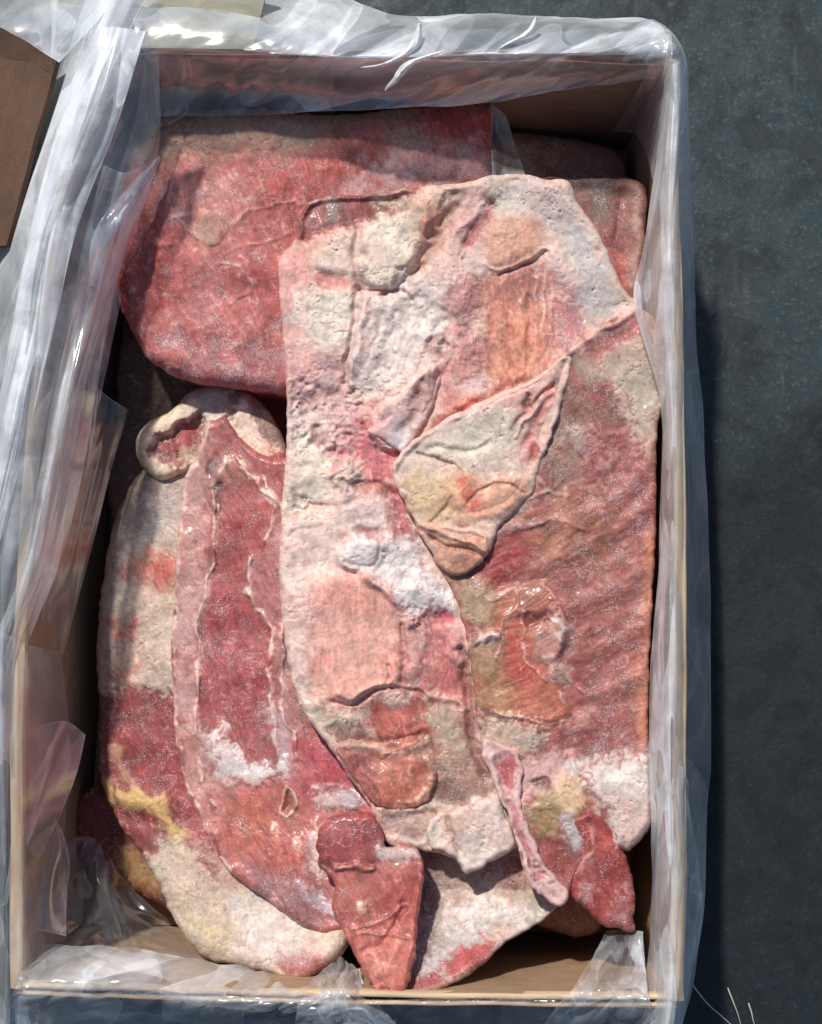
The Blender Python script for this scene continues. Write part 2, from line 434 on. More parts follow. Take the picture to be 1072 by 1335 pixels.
def film_material(name, haze, gloss=.10, rough=.14, tint=(.95, .975, 1.), wr=1.0):
    """thin polyethylene: see-through, milky where creased or edge-on, glossy"""
    m, t = newmat(name)
    tc = N(t, "ShaderNodeTexCoord").outputs['Object']
    n1 = noise(t, tc, 26, 4, .6, .8); n2 = noise(t, tc, 90, 3, .5, .6); n3 = noise(t, tc, 1500, 2, .6)
    cl = N(t, "ShaderNodeAttribute", attribute_name="haze").outputs['Fac']
    hz = math_(t, 'MULTIPLY', ramp(t, n1, [(.32, .6), (.7, 1.5)]), haze)
    hz = math_(t, 'MULTIPLY', hz, cl)
    hz = math_(t, 'MULTIPLY', hz, math_(t, 'MULTIPLY_ADD', n2, .5, .75))
    lw = N(t, "ShaderNodeLayerWeight"); lw.inputs[0].default_value = .35
    edge = math_(t, 'POWER', lw.outputs['Facing'], 2.6)
    hz = math_(t, 'ADD', hz, math_(t, 'MULTIPLY', edge, .42), clamp=True)
    bp = N(t, "ShaderNodeBump"); bp.inputs['Strength'].default_value = .10*wr; bp.inputs['Distance'].default_value = .0012
    t.links.new(math_(t, 'ADD', n2, math_(t, 'MULTIPLY', n3, .05)), bp.inputs['Height'])
    tr = N(t, "ShaderNodeBsdfTransparent"); tr.inputs[0].default_value = (.965, .97, .975, 1)
    df = N(t, "ShaderNodeBsdfDiffuse"); df.inputs[0].default_value = (*tint, 1)
    tl = N(t, "ShaderNodeBsdfTranslucent"); tl.inputs[0].default_value = (*tint, 1)
    gl = N(t, "ShaderNodeBsdfGlossy"); gl.inputs['Roughness'].default_value = rough; gl.inputs[0].default_value = (1, 1, 1, 1)
    for q in (df, gl): t.links.new(bp.outputs[0], q.inputs['Normal'])
    mk = N(t, "ShaderNodeMixShader"); mk.inputs[0].default_value = .14
    t.links.new(df.outputs[0], mk.inputs[1]); t.links.new(tl.outputs[0], mk.inputs[2])
    m1 = N(t, "ShaderNodeMixShader"); t.links.new(hz, m1.inputs[0])
    t.links.new(tr.outputs[0], m1.inputs[1]); t.links.new(mk.outputs[0], m1.inputs[2])
    fr = N(t, "ShaderNodeFresnel"); fr.inputs[0].default_value = 1.5; t.links.new(bp.outputs[0], fr.inputs['Normal'])
    gf = math_(t, 'MULTIPLY_ADD', fr.outputs[0], .36, gloss-.07, clamp=True)
    gf = math_(t, 'MINIMUM', gf, .20)
    m2 = N(t, "ShaderNodeMixShader"); t.links.new(gf, m2.inputs[0])
    t.links.new(m1.outputs[0], m2.inputs[1]); t.links.new(gl.outputs[0], m2.inputs[2])
    o = N(t, "ShaderNodeOutputMaterial"); t.links.new(m2.outputs[0], o.inputs[0])
    return m
FILM = film_material("clear_film", .16)
FILM_MID = film_material("hazy_film", .34)
FILM_MILKY = film_material("milky_film", .56, .12, .16)

def ground_material():
    m, t = newmat("dark_concrete")
    tc = N(t, "ShaderNodeTexCoord").outputs['Object']
    a = noise(t, tc, 7, 6, .65, .4); b_ = noise(t, tc, 260, 4, .7); c_ = noise(t, tc, 45, 5, .7, .5); e = noise(t, tc, 900, 2, .6)
    c1 = mixc(t, ramp(t, a, [(.35, 0.), (.65, 1.)]), (.012, .034, .038), (.024, .041, .044))
    c1 = mixc(t, ramp(t, noise(t, tc, 4.2, 3, .5), [(.5, 0.), (.66, .6)]), c1, (.050, .042, .052))
    c1 = mixc(t, ramp(t, c_, [(.5, 0.), (.62, .75)]), c1, (.016, .026, .028))
    c1 = mixc(t, ramp(t, c_, [(.28, .6), (.42, 0.)]), c1, (.05, .064, .064))
    c1 = mixc(t, math_(t, 'MULTIPLY', ramp(t, b_, [(.56, 0.), (.66, 1.)]), .6), c1, (.10, .115, .105))
    c1 = mixc(t, math_(t, 'MULTIPLY', ramp(t, b_, [(.3, 1.), (.4, 0.)]), .7), c1, (.012, .015, .016))
    # scuffs: thin curved lines where two warped fields cross
    wv = N(t, "ShaderNodeTexVoronoi", feature='DISTANCE_TO_EDGE'); wv.inputs['Scale'].default_value = 11
    mp = N(t, "ShaderNodeMapping"); t.links.new(tc, mp.inputs[0])
    dn = N(t, "ShaderNodeTexNoise"); dn.inputs['Scale'].default_value = 8; dn.inputs['Detail'].default_value = 3
    t.links.new(tc, dn.inputs[0])
    vm = N(t, "ShaderNodeVectorMath", operation='MULTIPLY_ADD'); t.links.new(dn.outputs[1], vm.inputs[0])
    vm.inputs[1].default_value = (.18, .18, .18); t.links.new(tc, vm.inputs[2]); t.links.new(vm.outputs[0], wv.inputs['Vector'])
    sc_ = math_(t, 'MULTIPLY', ramp(t, wv.outputs[0], [(.0, 1.), (.022, 0.)]), ramp(t, a, [(.48, 0.), (.6, .55)]))
    c1 = mixc(t, sc_, c1, (.016, .02, .024))
    # oily dark blots and pale scrapes
    bl = noise(t, tc, 17, 5, .65, 1.2)
    c1 = mixc(t, math_(t, 'MULTIPLY', ramp(t, bl, [(.52, 0.), (.58, 1.)]), .7), c1, (.010, .015, .018))
    sm = N(t, "ShaderNodeMapping"); sm.inputs['Rotation'].default_value = (0, 0, .5); sm.inputs['Scale'].default_value = (60, 6, 1); t.links.new(tc, sm.inputs[0])
    c1 = mixc(t, math_(t, 'MULTIPLY', ramp(t, noise(t, sm.outputs[0], 1.3, 3, .6, .3), [(.64, 0.), (.72, 1.)]), .28), c1, (.08, .10, .10))
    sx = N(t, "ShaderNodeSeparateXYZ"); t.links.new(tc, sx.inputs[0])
    # shade on the floor beside the box, put into the colour with a broken edge
    shade_m = math_(t, 'ADD', math_(t, 'MULTIPLY', math_(t, 'SUBTRACT', .16, sx.outputs[1]), 7.), math_(t, 'MULTIPLY', math_(t, 'SUBTRACT', noise(t, tc, 9, 5, .6, .5), .5), 2.4))
    c1 = mixc(t, math_(t, 'MULTIPLY', ramp(t, shade_m, [(.0, 0.), (.75, 1.)]), .9), c1, mixc(t, 1., c1, (.17, .21, .25), 'MULTIPLY'))
    p = N(t, "ShaderNodeBsdfPrincipled"); t.links.new(c1, p.inputs['Base Color'])
    t.links.new(ramp(t, c_, [(.3, .5), (.7, .85)]), p.inputs['Roughness'])
    bp = N(t, "ShaderNodeBump"); bp.inputs['Strength'].default_value = .45; bp.inputs['Distance'].default_value = .0009
    t.links.new(math_(t, 'ADD', math_(t, 'ADD', b_, c_), math_(t, 'MULTIPLY', e, .4)), bp.inputs['Height']); t.links.new(bp.outputs[0], p.inputs['Normal'])
    o = N(t, "ShaderNodeOutputMaterial"); t.links.new(p.outputs[0], o.inputs[0])
    return m
def plain(name, col, rough=.5):
    m, t = newmat(name); p = N(t, "ShaderNodeBsdfPrincipled")
    n = noise(t, N(t, "ShaderNodeTexCoord").outputs['Object'], 300, 3)
    t.links.new(mixc(t, n, tuple(c*.8 for c in col), tuple(min(1, c*1.2) for c in col)), p.inputs['Base Color'])
    p.inputs['Roughness'].default_value = rough
    o = N(t, "ShaderNodeOutputMaterial"); t.links.new(p.outputs[0], o.inputs[0]); return m

# ------------------------------------------------------------------ ground
g = 12.0; ng = 60
lin = np.sign(np.linspace(-1, 1, ng))*np.abs(np.linspace(-1, 1, ng))**2*g
gx, gy = np.meshgrid(lin, lin)
gz = (perlin(gx*3+5, gy*3+8, 3)*.002)
gi = np.arange(ng*ng).reshape(ng, ng)
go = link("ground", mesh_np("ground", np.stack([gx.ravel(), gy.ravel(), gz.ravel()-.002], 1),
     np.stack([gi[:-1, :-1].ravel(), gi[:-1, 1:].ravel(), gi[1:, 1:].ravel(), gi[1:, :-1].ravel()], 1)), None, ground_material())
go['kind'] = 'structure'

# ------------------------------------------------------------------ cardboard box
HB = .16
box = thing("cardboard_box", "open tan corrugated cardboard box holding the frozen meat", "box")
# rim corners (centre of the board), unprojected at rim height
TL, TR, BR, BL = (108, 66), (874, 78), (884, 1304), (22, 1288)
def wall(name, pts, bow, mat, thick=.0062, height=HB, z0=.0, lean=0.):
    """corrugated board: two liners with a fluted core, following a slightly bowed line.
       bow is in metres (bulge to the right of travel)."""
    A = pt(*pts[0], HB); B = pt(*pts[1], HB); A.z = B.z = 0
    L = (B-A).length; dirv = (B-A)/L; nrm = Vector((-dirv.y, dirv.x, 0))     # outward
    n = 64
    hz = [0, .25, .5, .75, .93, 1.]
    V = []; Q = []
    def sheet(off, th):
        base = len(V)
        for i in range(n+1):
            s = i/n
            c = A+dirv*(L*s)
            for h in hz:
                b = bow*math.sin(math.pi*s)*(.25+.75*h) + perlin(np.array([s*6+off*90]), np.array([h*3+name.__len__()]), 4)[0]*.0032
                for q in (off-th/2, off+th/2):
                    p = c+nrm*(q+b-lean*(1-h)); V.append((p.x, p.y, z0+.0005+(height-z0)*h))
        m = len(hz)*2
        for i in range(n):
            for k in range(len(hz)-1):
                a = base+i*m+k*2
                Q.append((a, a+m, a+m+2, a+2)); Q.append((a+1, a+3, a+m+3, a+m+1))
            a = base+i*m+m-2
            Q.append((a, a+m, a+m+1, a+1))
    sheet(-thick/2, .0007); sheet(thick/2, .0007)
    # flutes
    base = len(V); nf = int(L/.0032)*2
    for i in range(nf+1):
        s = i/nf; c = A+dirv*(L*s)
        off = math.cos(i*math.pi)*(thick/2-.0006)
        b = bow*math.sin(math.pi*s)
        for h in (.0, 1.0):
            p = c+nrm*(off+b*(.25+.75*h)-lean*(1-h)); V.append((p.x, p.y, z0+.001+(height-z0-.0015)*h))
    for i in range(nf):
        a = base+i*2; Q.append((a, a+2, a+3, a+1))
    return link(name, mesh_np(name, V, Q, False), box, mat)
def cap(pts, bow, width, off, mat, lo=0., hi=1., rise=.0016):
    A = pt(*pts[0], HB); B = pt(*pts[1], HB); A.z = B.z = 0
    L = (B-A).length; dirv = (B-A)/L; nrm = Vector((-dirv.y, dirv.x, 0)); n = 90; V = []; Q = []
    prof = [(-.5, -.006), (-.5, -.0008), (-.42, .0), (-.2, .55), (.1, .7), (.35, .4), (.46, 0.), (.5, -.0008), (.5, -.006)]
    for i in range(n+1):
        s = lo+(hi-lo)*i/n; c = A+dirv*(L*s)
        wob = perlin(np.array([s*9.]), np.array([len(V)*0+off*400+2.]), 12)[0]*.0012
        for a_, h_ in prof:
            p = c+nrm*(off+a_*width+wob+bow*math.sin(math.pi*s))
            V.append((p.x, p.y, HB+.0009+(h_*rise if h_ >= 0 else h_)+wob*.4))
    k = len(prof)
    for i in range(n):
        for j in range(k-1): Q.append((i*k+j, i*k+j+1, (i+1)*k+j+1, (i+1)*k+j))
    return link("folded_edge", mesh_np("folded_edge", V, Q), box, mat)
CARD_PALE = cardboard_material("cardboard_pale_edge", (206, 180, 146))
cap((TR, BR), .004, .0080, -.0002, CARD_PALE)
cap((BL, TL), .016, .0084, -.0006, CARD_PALE)
cap((BR, BL), .002, .0036, -.0022, CARD_PALE, .01, .99)
cap((BR, BL), .002, .0022, .0030, CARD_PALE, .01, .99, .0006)
wall("end_wall", (TL, TR), .0, CARD_IN)
wall("side_wall", (TR, BR), .004, CARD)
wall("end_wall", (BR, BL), .002, CARD)
wall("side_wall", (BL, TL), .016, CARD)
def slab(name, pts, th, mat, parent=None, crease=0., bevel=.0, nub=10):
    """a board of real thickness through 4 world points (bilinear), slightly warped"""
    p = [np.array(q) for q in pts]; V = []; Q = []; n = nub
    nn = np.cross(p[1]-p[0], p[3]-p[0]); nn = nn/np.linalg.norm(nn)
    for side in (0, 1):
        for j in range(n+1):
            for i in range(n+1):
                u, v = i/n, j/n
                q = (p[0]*(1-u)+p[1]*u)*(1-v)+(p[3]*(1-u)+p[2]*u)*v
                q = q+nn*(crease*perlin(np.array([u*3.+1]), np.array([v*3.+len(name)]), 8)[0] - side*th)
                V.append(q)
    m = n+1; o = m*m
    for j in range(n):
        for i in range(n):
            a = j*m+i; Q.append((a, a+1, a+m+1, a+m)); Q.append((o+a, o+a+m, o+a+m+1, o+a+1))
    for i in range(n):
        for a, b in ((i, i+1), (n*m+i+1, n*m+i), ((i+1)*m, i*m), (i*m+n, (i+1)*m+n)):
            Q.append((b, a, o+a, o+b))
    return link(name, mesh_np(name, V, Q, False), parent, mat)
c4 = [unproj(*q, HB) for q in (TL, TR, BR, BL)]
fl = []
for q in (c4[3], c4[2], c4[1], c4[0]):
    q = q.copy(); q[:2] *= .985; q[2] = .006; fl.append(q)
slab("box_floor", fl, .004, CARD_IN, box)
# flap in a shade-darkened brown folded out over the left wall, grey-olive flap behind the far wall
def q3(*a): return [unproj(*x) for x in a]
slab("flap", q3((-160, 330, .10), (8, 320, .156), (74, 78, .156), (-160, -90, .10)), .004, CARD_FLAP, box, .004)
slab("flap", q3((168, 62, .163), (330, 64, .163), (352, -30, .175), (160, -60, .175)), .004, CARD_GREY, box, .002)
# inner flap folded down inside the far wall
slab("inner_flap", q3((196, 150, .085), (438, 152, .085), (432, 72, .1605), (196, 66, .1605)), .004, CARD, box, .003)
slab("inner_flap", q3((190, 71, .1625), (425, 73, .1625), (408, 65, .1645), (206, 63, .1645)), .003, CARD_IN, box, .0005)
#PIECES
#FILM
# ------------------------------------------------------------------ meat
W = (228, 218, 208); G = (200, 194, 184); K = (226, 186, 176); PK = (206, 140, 134); R = (170, 78, 76)
DR = (128, 48, 50); VD = (84, 34, 38); Y = (200, 176, 116); T = (206, 158, 126); F = (228, 224, 224)
M = (158, 108, 102); O = (192, 98, 78); OL = (150, 140, 96); WARM = (226, 196, 172); BR_ = (120, 84, 72)

# ---- deep grey-brown cut, left gap
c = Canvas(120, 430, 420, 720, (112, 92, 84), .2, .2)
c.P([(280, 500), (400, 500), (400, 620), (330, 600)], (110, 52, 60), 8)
c.P([(150, 470), (230, 470), (200, 560), (150, 640)], (98, 84, 76), 10)
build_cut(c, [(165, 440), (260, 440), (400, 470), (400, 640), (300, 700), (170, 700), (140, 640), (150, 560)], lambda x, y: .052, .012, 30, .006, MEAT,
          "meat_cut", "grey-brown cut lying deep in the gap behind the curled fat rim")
# ---- deep dark cut bottom left
c = Canvas(70, 1000, 340, 1260, (104, 44, 48), .15, .3)
c.P([(158, 1108), (220, 1118), (260, 1170), (190, 1165), (160, 1140)], (150, 118, 76), 8)
c.P([(90, 1040), (140, 1040), (150, 1090), (100, 1100)], (110, 40, 48), 8)
build_cut(c, [(92, 1050), (140, 1025), (200, 1060), (260, 1150), (320, 1250), (260, 1215), (190, 1170), (130, 1140), (98, 1110)], lambda x, y: .045, .012, 20, .006, MEAT,
          "meat_cut", "small dark red cut deep in the bottom left corner under the film")
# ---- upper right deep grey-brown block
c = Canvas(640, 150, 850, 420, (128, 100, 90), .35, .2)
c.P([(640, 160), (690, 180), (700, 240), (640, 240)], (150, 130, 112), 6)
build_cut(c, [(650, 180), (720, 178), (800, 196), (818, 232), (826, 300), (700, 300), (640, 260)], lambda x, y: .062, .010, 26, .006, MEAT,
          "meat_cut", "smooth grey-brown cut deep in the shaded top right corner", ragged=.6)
# ---- dark frosted cut, upper right
c = Canvas(700, 220, 850, 440, (140, 88, 82), .5, .3, .7)
c.P([(745, 240), (800, 235), (790, 300), (770, 300)], (118, 98, 92), 8, frost=.6)
c.L([(812, 250), (808, 290), (806, 330), (812, 360)], 3, DR, 5, 4, .8, -1.2)
c.P([(780, 330), (815, 330), (820, 385), (795, 370)], (170, 74, 70), 8, 6, frost=.7)
c.L([(828, 240), (832, 300), (828, 370)], 6, (196, 168, 158), 5, 3, .7)
build_cut(c, [(700, 238), (750, 233), (836, 238), (842, 300), (838, 380), (835, 440), (780, 440), (700, 330)], lambda x, y: .098, .008, 12, .006, MEAT,
          "meat_cut", "square-edged dark red frosted cut beside the right wall above the fold", ragged=1.)

# ---- big dark red slab, upper left
c = Canvas(130, 125, 660, 530, (178, 96, 90), .5, .25, .75)
c.P([(205, 130), (640, 130), (640, 165), (600, 200), (520, 205), (440, 212), (330, 204), (205, 212), (170, 215)], (176, 152, 130), 12, 10, .9, frost=.3)
c.P([(500, 135), (545, 135), (560, 175), (530, 215), (500, 205)], (196, 168, 142), 8, 8, .8)
c.P([(545, 136), (637, 136), (638, 185), (600, 190), (560, 178)], (196, 72, 66), 9, 8, .95, frost=.3)
c.P([(430, 175), (500, 160), (505, 210), (450, 235), (380, 232), (400, 200)], (190, 90, 82), 12, 12, .85, frost=.35)
c.P([(500, 205), (637, 188), (637, 235), (520, 245), (440, 250), (460, 225)], (186, 148, 148), 10, 10, .85, frost=.85)
c.P([(330, 215), (440, 245), (395, 330), (300, 300), (260, 250)], (168, 78, 74), 18, 12, .8, frost=.4)
c.P([(205, 230), (300, 225), (320, 290), (270, 320), (215, 290)], (196, 130, 124), 16, 12, .75, frost=.6)
c.P([(165, 290), (225, 280), (250, 310), (200, 340), (160, 350)], (186, 78, 74), 12, 10, .8)
c.P([(155, 335), (215, 320), (240, 360), (240, 420), (180, 430), (150, 390)], (168, 62, 58), 18, 12, .8, frost=.3)
c.P([(240, 330), (330, 340), (350, 400), (300, 470), (230, 440)], (180, 98, 94), 20, 12, .8, frost=.6)
c.P([(300, 360), (365, 330), (380, 420), (330, 400)], (158, 68, 66), 12, 8, .8, frost=.3)
c.P([(190, 440), (380, 440), (380, 520), (250, 500)], (158, 84, 88), 20, 12, .7, frost=.8)
c.P([(250, 290), (290, 280), (292, 305), (272, 320), (258, 312)], (182, 146, 126), 3, 3, .8, .6)
c.L([(292, 290), (300, 305), (290, 318), (274, 322)], 1.5, (92, 48, 44), 2, 1, .7, -1.)
c.L([(288, 340), (310, 350), (332, 368), (326, 378), (300, 400)], 1.4, (222, 180, 168), 1.5, 1.2, .9, 1.1)
c.L([(300, 330), (320, 322), (360, 312), (388, 300)], 1.1, (214, 160, 150), 1.5, 1, .8, .8)
c.L([(218, 258), (228, 280), (246, 298), (262, 312)], 1.2, (222, 176, 166), 1.5, 2, .8, .8)
c.L([(308, 292), (318, 280), (350, 268), (385, 262)], 1.2, (206, 160, 148), 1.5, 2, .7, .7)
c.L([(176, 318), (205, 312), (225, 288), (245, 282)], 1.6, (220, 160, 150), 2, 2, .8, .8)
c.specks([(160, 300), (380, 300), (380, 500), (220, 490), (155, 400)], (222, 176, 166), 260, .8, 3., 4, .55, .25)
c.specks([(220, 225), (620, 205), (600, 240), (380, 300), (230, 300)], (222, 186, 176), 200, .8, 3., 5, .5, .2)
c.L([(195, 312), (215, 320), (222, 318)], 5, (206, 120, 110), 3, 3, .6, 1.2)
build_cut(c, [(205, 158), (250, 146), (330, 141), (420, 150), (500, 144), (560, 138), (638, 134), (641, 190), (645, 300), (560, 420), (470, 505), (380, 514), (330, 508), (285, 502), (238, 494), (196, 470), (172, 430), (153, 388), (148, 345), (150, 290), (148, 235), (170, 190)],
          lambda x, y: .118+.00001*(y-300)-.00000018*(x-330)**2, .012, 26, .02, MEAT,
          "meat_cut", "dark red slab with a straight right edge filling the upper left of the box", ragged=1.3)

# ---- pale flank, far left
c = Canvas(115, 590, 460, 1300, (206, 192, 176), .3, .25, .8)
c.P([(150, 600), (240, 610), (240, 700), (160, 680)], (150, 138, 128), 16, 8, .8)
c.P([(190, 640), (232, 640), (232, 690), (200, 700), (180, 680)], (196, 190, 188), 8, 6, .7, frost=.7)
c.P([(162, 728), (222, 722), (232, 760), (200, 768), (168, 752)], (196, 112, 94), 8, 6, .85)
c.P([(198, 738), (222, 730), (226, 752), (206, 756)], (178, 66, 62), 5, 4, .7)
c.P([(145, 815), (175, 808), (182, 822), (160, 836)], (196, 92, 84), 5, 5, .85)
c.P([(140, 870), (160, 862), (168, 855), (184, 866), (178, 882), (150, 884)], (190, 80, 76), 6, 5, .85)
c.P([(115, 830), (160, 840), (190, 890), (150, 915), (115, 910)], (198, 158, 140), 16, 8, .6)
c.L([(150, 820), (170, 805), (185, 795)], 3, (140, 128, 106), 4, 3, .6, -1.)
c.P([(130, 905), (240, 905), (262, 960), (330, 1090), (290, 1130), (240, 1110), (200, 1085), (140, 1060), (128, 990)], (140, 54, 58), 6, 7, 1, -1.5, frost=.5)
c.P([(132, 908), (160, 912), (150, 960), (132, 960)], (92, 50, 60), 8, 6, .7)
c.P([(228, 905), (245, 960), (262, 1010), (230, 990), (200, 970)], (120, 44, 50), 8, 8, .6, frost=.6)
c.L([(136, 1020), (160, 1040), (190, 1046), (215, 1062), (232, 1090)], 11, (206, 178, 112), 5, 6, .95, 1.5, frost=.35)
c.L([(150, 975), (158, 1000), (175, 1025)], 5, (190, 150, 120), 5, 5, .7, 1)
c.P([(150, 1056), (190, 1062), (222, 1090), (216, 1112), (190, 1120), (160, 1090)], (126, 34, 42), 5, 5, .95, -2.)
c.P([(215, 1100), (270, 1110), (330, 1130), (360, 1200), (400, 1240), (340, 1275), (262, 1250), (230, 1190)], (188, 172, 150), 10, 10, .95, frost=.8, rough=1.1)
c.P([(245, 1190), (300, 1215), (290, 1255), (255, 1250)], (188, 176, 130), 12, 8, .6)
c.P([(310, 1170), (380, 1190), (400, 1240), (340, 1260), (315, 1220)], (222, 212, 206), 12, 10, .8, frost=.8)
c.P([(368, 1248), (420, 1252), (440, 1262), (405, 1276), (372, 1270)], (180, 96, 96), 5, 5, .9)
c.P([(240, 1030), (300, 1100), (330, 1130), (300, 1150), (262, 1110)], (168, 92, 92), 10, 10, .6, frost=.75)
c.L([(262, 1120), (274, 1130), (280, 1140)], 4, (110, 40, 44), 2, 2, .9, -1.)
c.specks([(135, 910), (240, 910), (330, 1100), (290, 1130), (140, 1050)], (220, 170, 164), 160, .6, 2., 14, .5, .2)
c.specks([(215, 1100), (330, 1130), (400, 1240), (262, 1250)], (120, 88, 84), 260, .6, 2.4, 15, .45, -.3)
build_cut(c, [(190, 610), (162, 648), (146, 690), (134, 760), (126, 850), (130, 930), (130, 1000), (148, 1060), (182, 1110), (205, 1150), (228, 1200), (262, 1245), (300, 1256), (345, 1268), (392, 1277), (420, 1266), (446, 1246), (462, 1200), (430, 1130), (360, 1060), (300, 900), (300, 650), (230, 600)],
          lambda x, y: .078+.00009*(x-200)+.0000006*np.clip(y-960, 0, 400)**2*.75, .014, 22, .006, MEAT,
          "meat_cut", "long pale fat-covered flank along the left wall, red lower down with a yellow seam")

# ---- curled fat rim
c = Canvas(165, 490, 400, 650, (222, 208, 184), .35, .25, .5)
c.P([(196, 588), (204, 572), (222, 562), (240, 550), (262, 540), (268, 560), (262, 590), (240, 606), (214, 604)], (134, 66, 64), 4, 5, 1, -6., frost=.5, rough=1.4)
c.P([(215, 575), (250, 556), (262, 565), (250, 585), (225, 590)], (150, 44, 52), 4, 4, .8, frost=.5)
c.L([(238, 596), (262, 590), (262, 604), (240, 612)], 5, (190, 180, 160), 4, 5, .7, 1, frost=.8)
c.P([(252, 508), (300, 502), (300, 522), (285, 545), (256, 540), (250, 525)], (176, 168, 168), 6, 6, .8, frost=.8)
c.specks([(252, 508), (345, 560), (350, 620), (290, 600), (255, 545)], (84, 78, 84), 240, .5, 1.6, 21, .6, -.3)
c.L([(308, 508), (305, 530), (300, 550)], 5, (92, 78, 82), 2.5, 3, .9, -2.)
c.P([(268, 552), (298, 528), (300, 560), (292, 590), (276, 600), (272, 570)], (216, 208, 206), 4, 3, .9)
c.P([(312, 520), (322, 524), (352, 570), (360, 596), (340, 602), (310, 590), (304, 560)], (232, 216, 198), 4, 4, 1, 1.)
c.P([(322, 520), (340, 530), (372, 570), (372, 590), (350, 575)], (120, 88, 84), 4, 4, .9, -1., frost=.7)
c.P([(342, 598), (372, 590), (374, 620), (356, 616)], (168, 46, 58), 4, 4, .95)
build_cut(c, [(258, 506), (280, 500), (305, 503), (325, 512), (347, 532), (368, 566), (376, 600), (374, 650), (300, 650), (262, 618), (240, 618), (214, 627), (192, 616), (178, 592), (180, 566), (198, 548), (222, 536), (240, 517)],
          lambda x, y: .088+.00003*(x-180), .014, 13, .05, MEAT,
          "meat_cut", "curled pale fat rim with a dark red hollow, left of the big pale slab", ragged=.6)

# ---- film-tight red strip with pale outline
c = Canvas(215, 540, 530, 1230, (160, 88, 84), .3, .8, .5)
c.P([(240, 615), (280, 590), (290, 640), (275, 720), (280, 780), (262, 820), (255, 900), (258, 960), (235, 960), (225, 850), (230, 700)], (176, 128, 122), 5, 5, .9, frost=.2)
c.P([(243, 650), (275, 645), (278, 700), (262, 720), (240, 710)], (160, 84, 80), 6, 5, .9)
c.P([(228, 800), (248, 770), (256, 790), (246, 850), (240, 940), (230, 930), (226, 860)], (210, 190, 188), 5, 5, .85, frost=.6)
c.P([(232, 800), (270, 745), (276, 760), (262, 800), (250, 815), (240, 830)], (196, 166, 156), 6, 5, .7)
c.P([(245, 840), (258, 840), (254, 890), (244, 890)], (184, 144, 118), 4, 3, .8)
c.P([(238, 695), (252, 693), (255, 715), (240, 716)], (222, 204, 186), 3, 3, .8)
c.P([(236, 600), (262, 600), (270, 700), (258, 800), (262, 960), (300, 1050), (276, 1090), (246, 1040), (226, 900), (228, 760)], (196, 152, 146), 3, 3, .85, frost=.2, wet=.9)
c.P([(350, 720), (376, 700), (392, 900), (400, 1000), (360, 1010), (362, 880)], (186, 138, 134), 4, 4, .8, frost=.3, wet=.9)
# big muscle
c.P([(285, 690), (330, 690), (340, 740), (326, 780), (350, 820), (356, 870), (352, 920), (358, 960), (350, 990), (320, 1005), (295, 985), (275, 950), (262, 920), (258, 860), (262, 820), (275, 760)], (152, 60, 62), 4, 4, 1, -.8, frost=.45, wet=.6)
c.P([(265, 830), (310, 810), (330, 870), (290, 920), (265, 900)], (168, 84, 88), 14, 12, .6, frost=.5)
c.P([(265, 900), (350, 890), (355, 950), (300, 980)], (170, 86, 84), 16, 12, .5)
c.P([(290, 605), (320, 605), (350, 640), (356, 680), (345, 720), (330, 740), (310, 720), (298, 690), (294, 650)], (166, 80, 76), 5, 4, .95, .4)
c.P([(290, 600), (312, 604), (330, 625), (310, 640), (292, 630)], (156, 104, 90), 8, 5, .7)
c.P([(278, 690), (300, 690), (315, 715), (325, 740), (305, 745), (280, 760), (272, 740)], (150, 72, 66), 6, 6, .8)
c.P([(326, 730), (345, 720), (366, 735), (372, 800), (360, 815), (345, 805), (328, 780)], (166, 106, 104), 5, 4, .9, .4)
c.L([(282, 640), (288, 630), (286, 650), (283, 670)], 3, (86, 56, 66), 1.6, 1.4, .9, -1.5)
c.L([(284, 597), (278, 610), (274, 617)], 4, (120, 104, 106), 2, 2, .9, -1.)
c.L([(267, 545), (270, 570), (262, 590), (248, 620)], 3, (222, 196, 184), 2, 1.5, .9, 1.)
# film edges: bright ragged outlines
OUT = (242, 216, 206)
for pts, wd in (([(262, 560), (256, 590), (243, 620), (237, 660), (231, 720), (229, 780), (224, 840), (227, 900), (230, 960), (242, 1020), (258, 1060), (275, 1095), (300, 1135)], 1.7),
                ([(280, 645), (281, 690), (279, 725), (276, 745), (262, 790), (254, 815), (261, 830), (259, 880), (256, 930), (262, 965)], 1.3),
                ([(328, 730), (324, 770), (336, 795), (350, 808), (356, 845), (349, 870), (354, 900), (357, 950), (362, 985)], 1.6),
                ([(345, 625), (357, 650), (354, 690), (342, 712)], 1.2),
                ([(366, 820), (372, 850), (370, 880), (366, 930), (384, 955), (386, 990)], 1.5),
                ([(296, 600), (284, 622), (280, 640)], 1.4),
                ([(310, 600), (330, 625), (350, 645), (372, 665)], 1.3)):
    c.L(pts, wd*1.5, OUT, 1.4, 1.1, 1., 1.0, frost=.1)
    c.L([(x+1, y+3) for x, y in pts], wd*1.1, OUT, 1.3, 1.5, .9, .4, frost=.1)
c.P([(268, 955), (285, 958), (296, 950), (308, 975), (325, 995), (345, 1000), (362, 985), (378, 985), (375, 1005), (350, 1015), (330, 1030), (318, 1018), (295, 1030), (280, 1010)], (224, 214, 212), 4, 6, .95, .8, frost=.8)
c.P([(355, 930), (372, 935), (380, 985), (362, 985)], (196, 180, 190), 5, 5, .7, frost=.5)
c.P([(236, 960), (262, 960), (280, 1010), (320, 1030), (300, 1070), (268, 1050), (248, 1010)], (186, 132, 122), 8, 7, .8)
c.P([(260, 1060), (330, 1030), (400, 1050), (412, 1110), (360, 1150), (310, 1130), (280, 1095)], (172, 88, 78), 14, 12, .85, frost=.3)
c.P([(300, 1040), (350, 1040), (350, 1090), (310, 1090)], (188, 104, 78), 14, 10, .7)
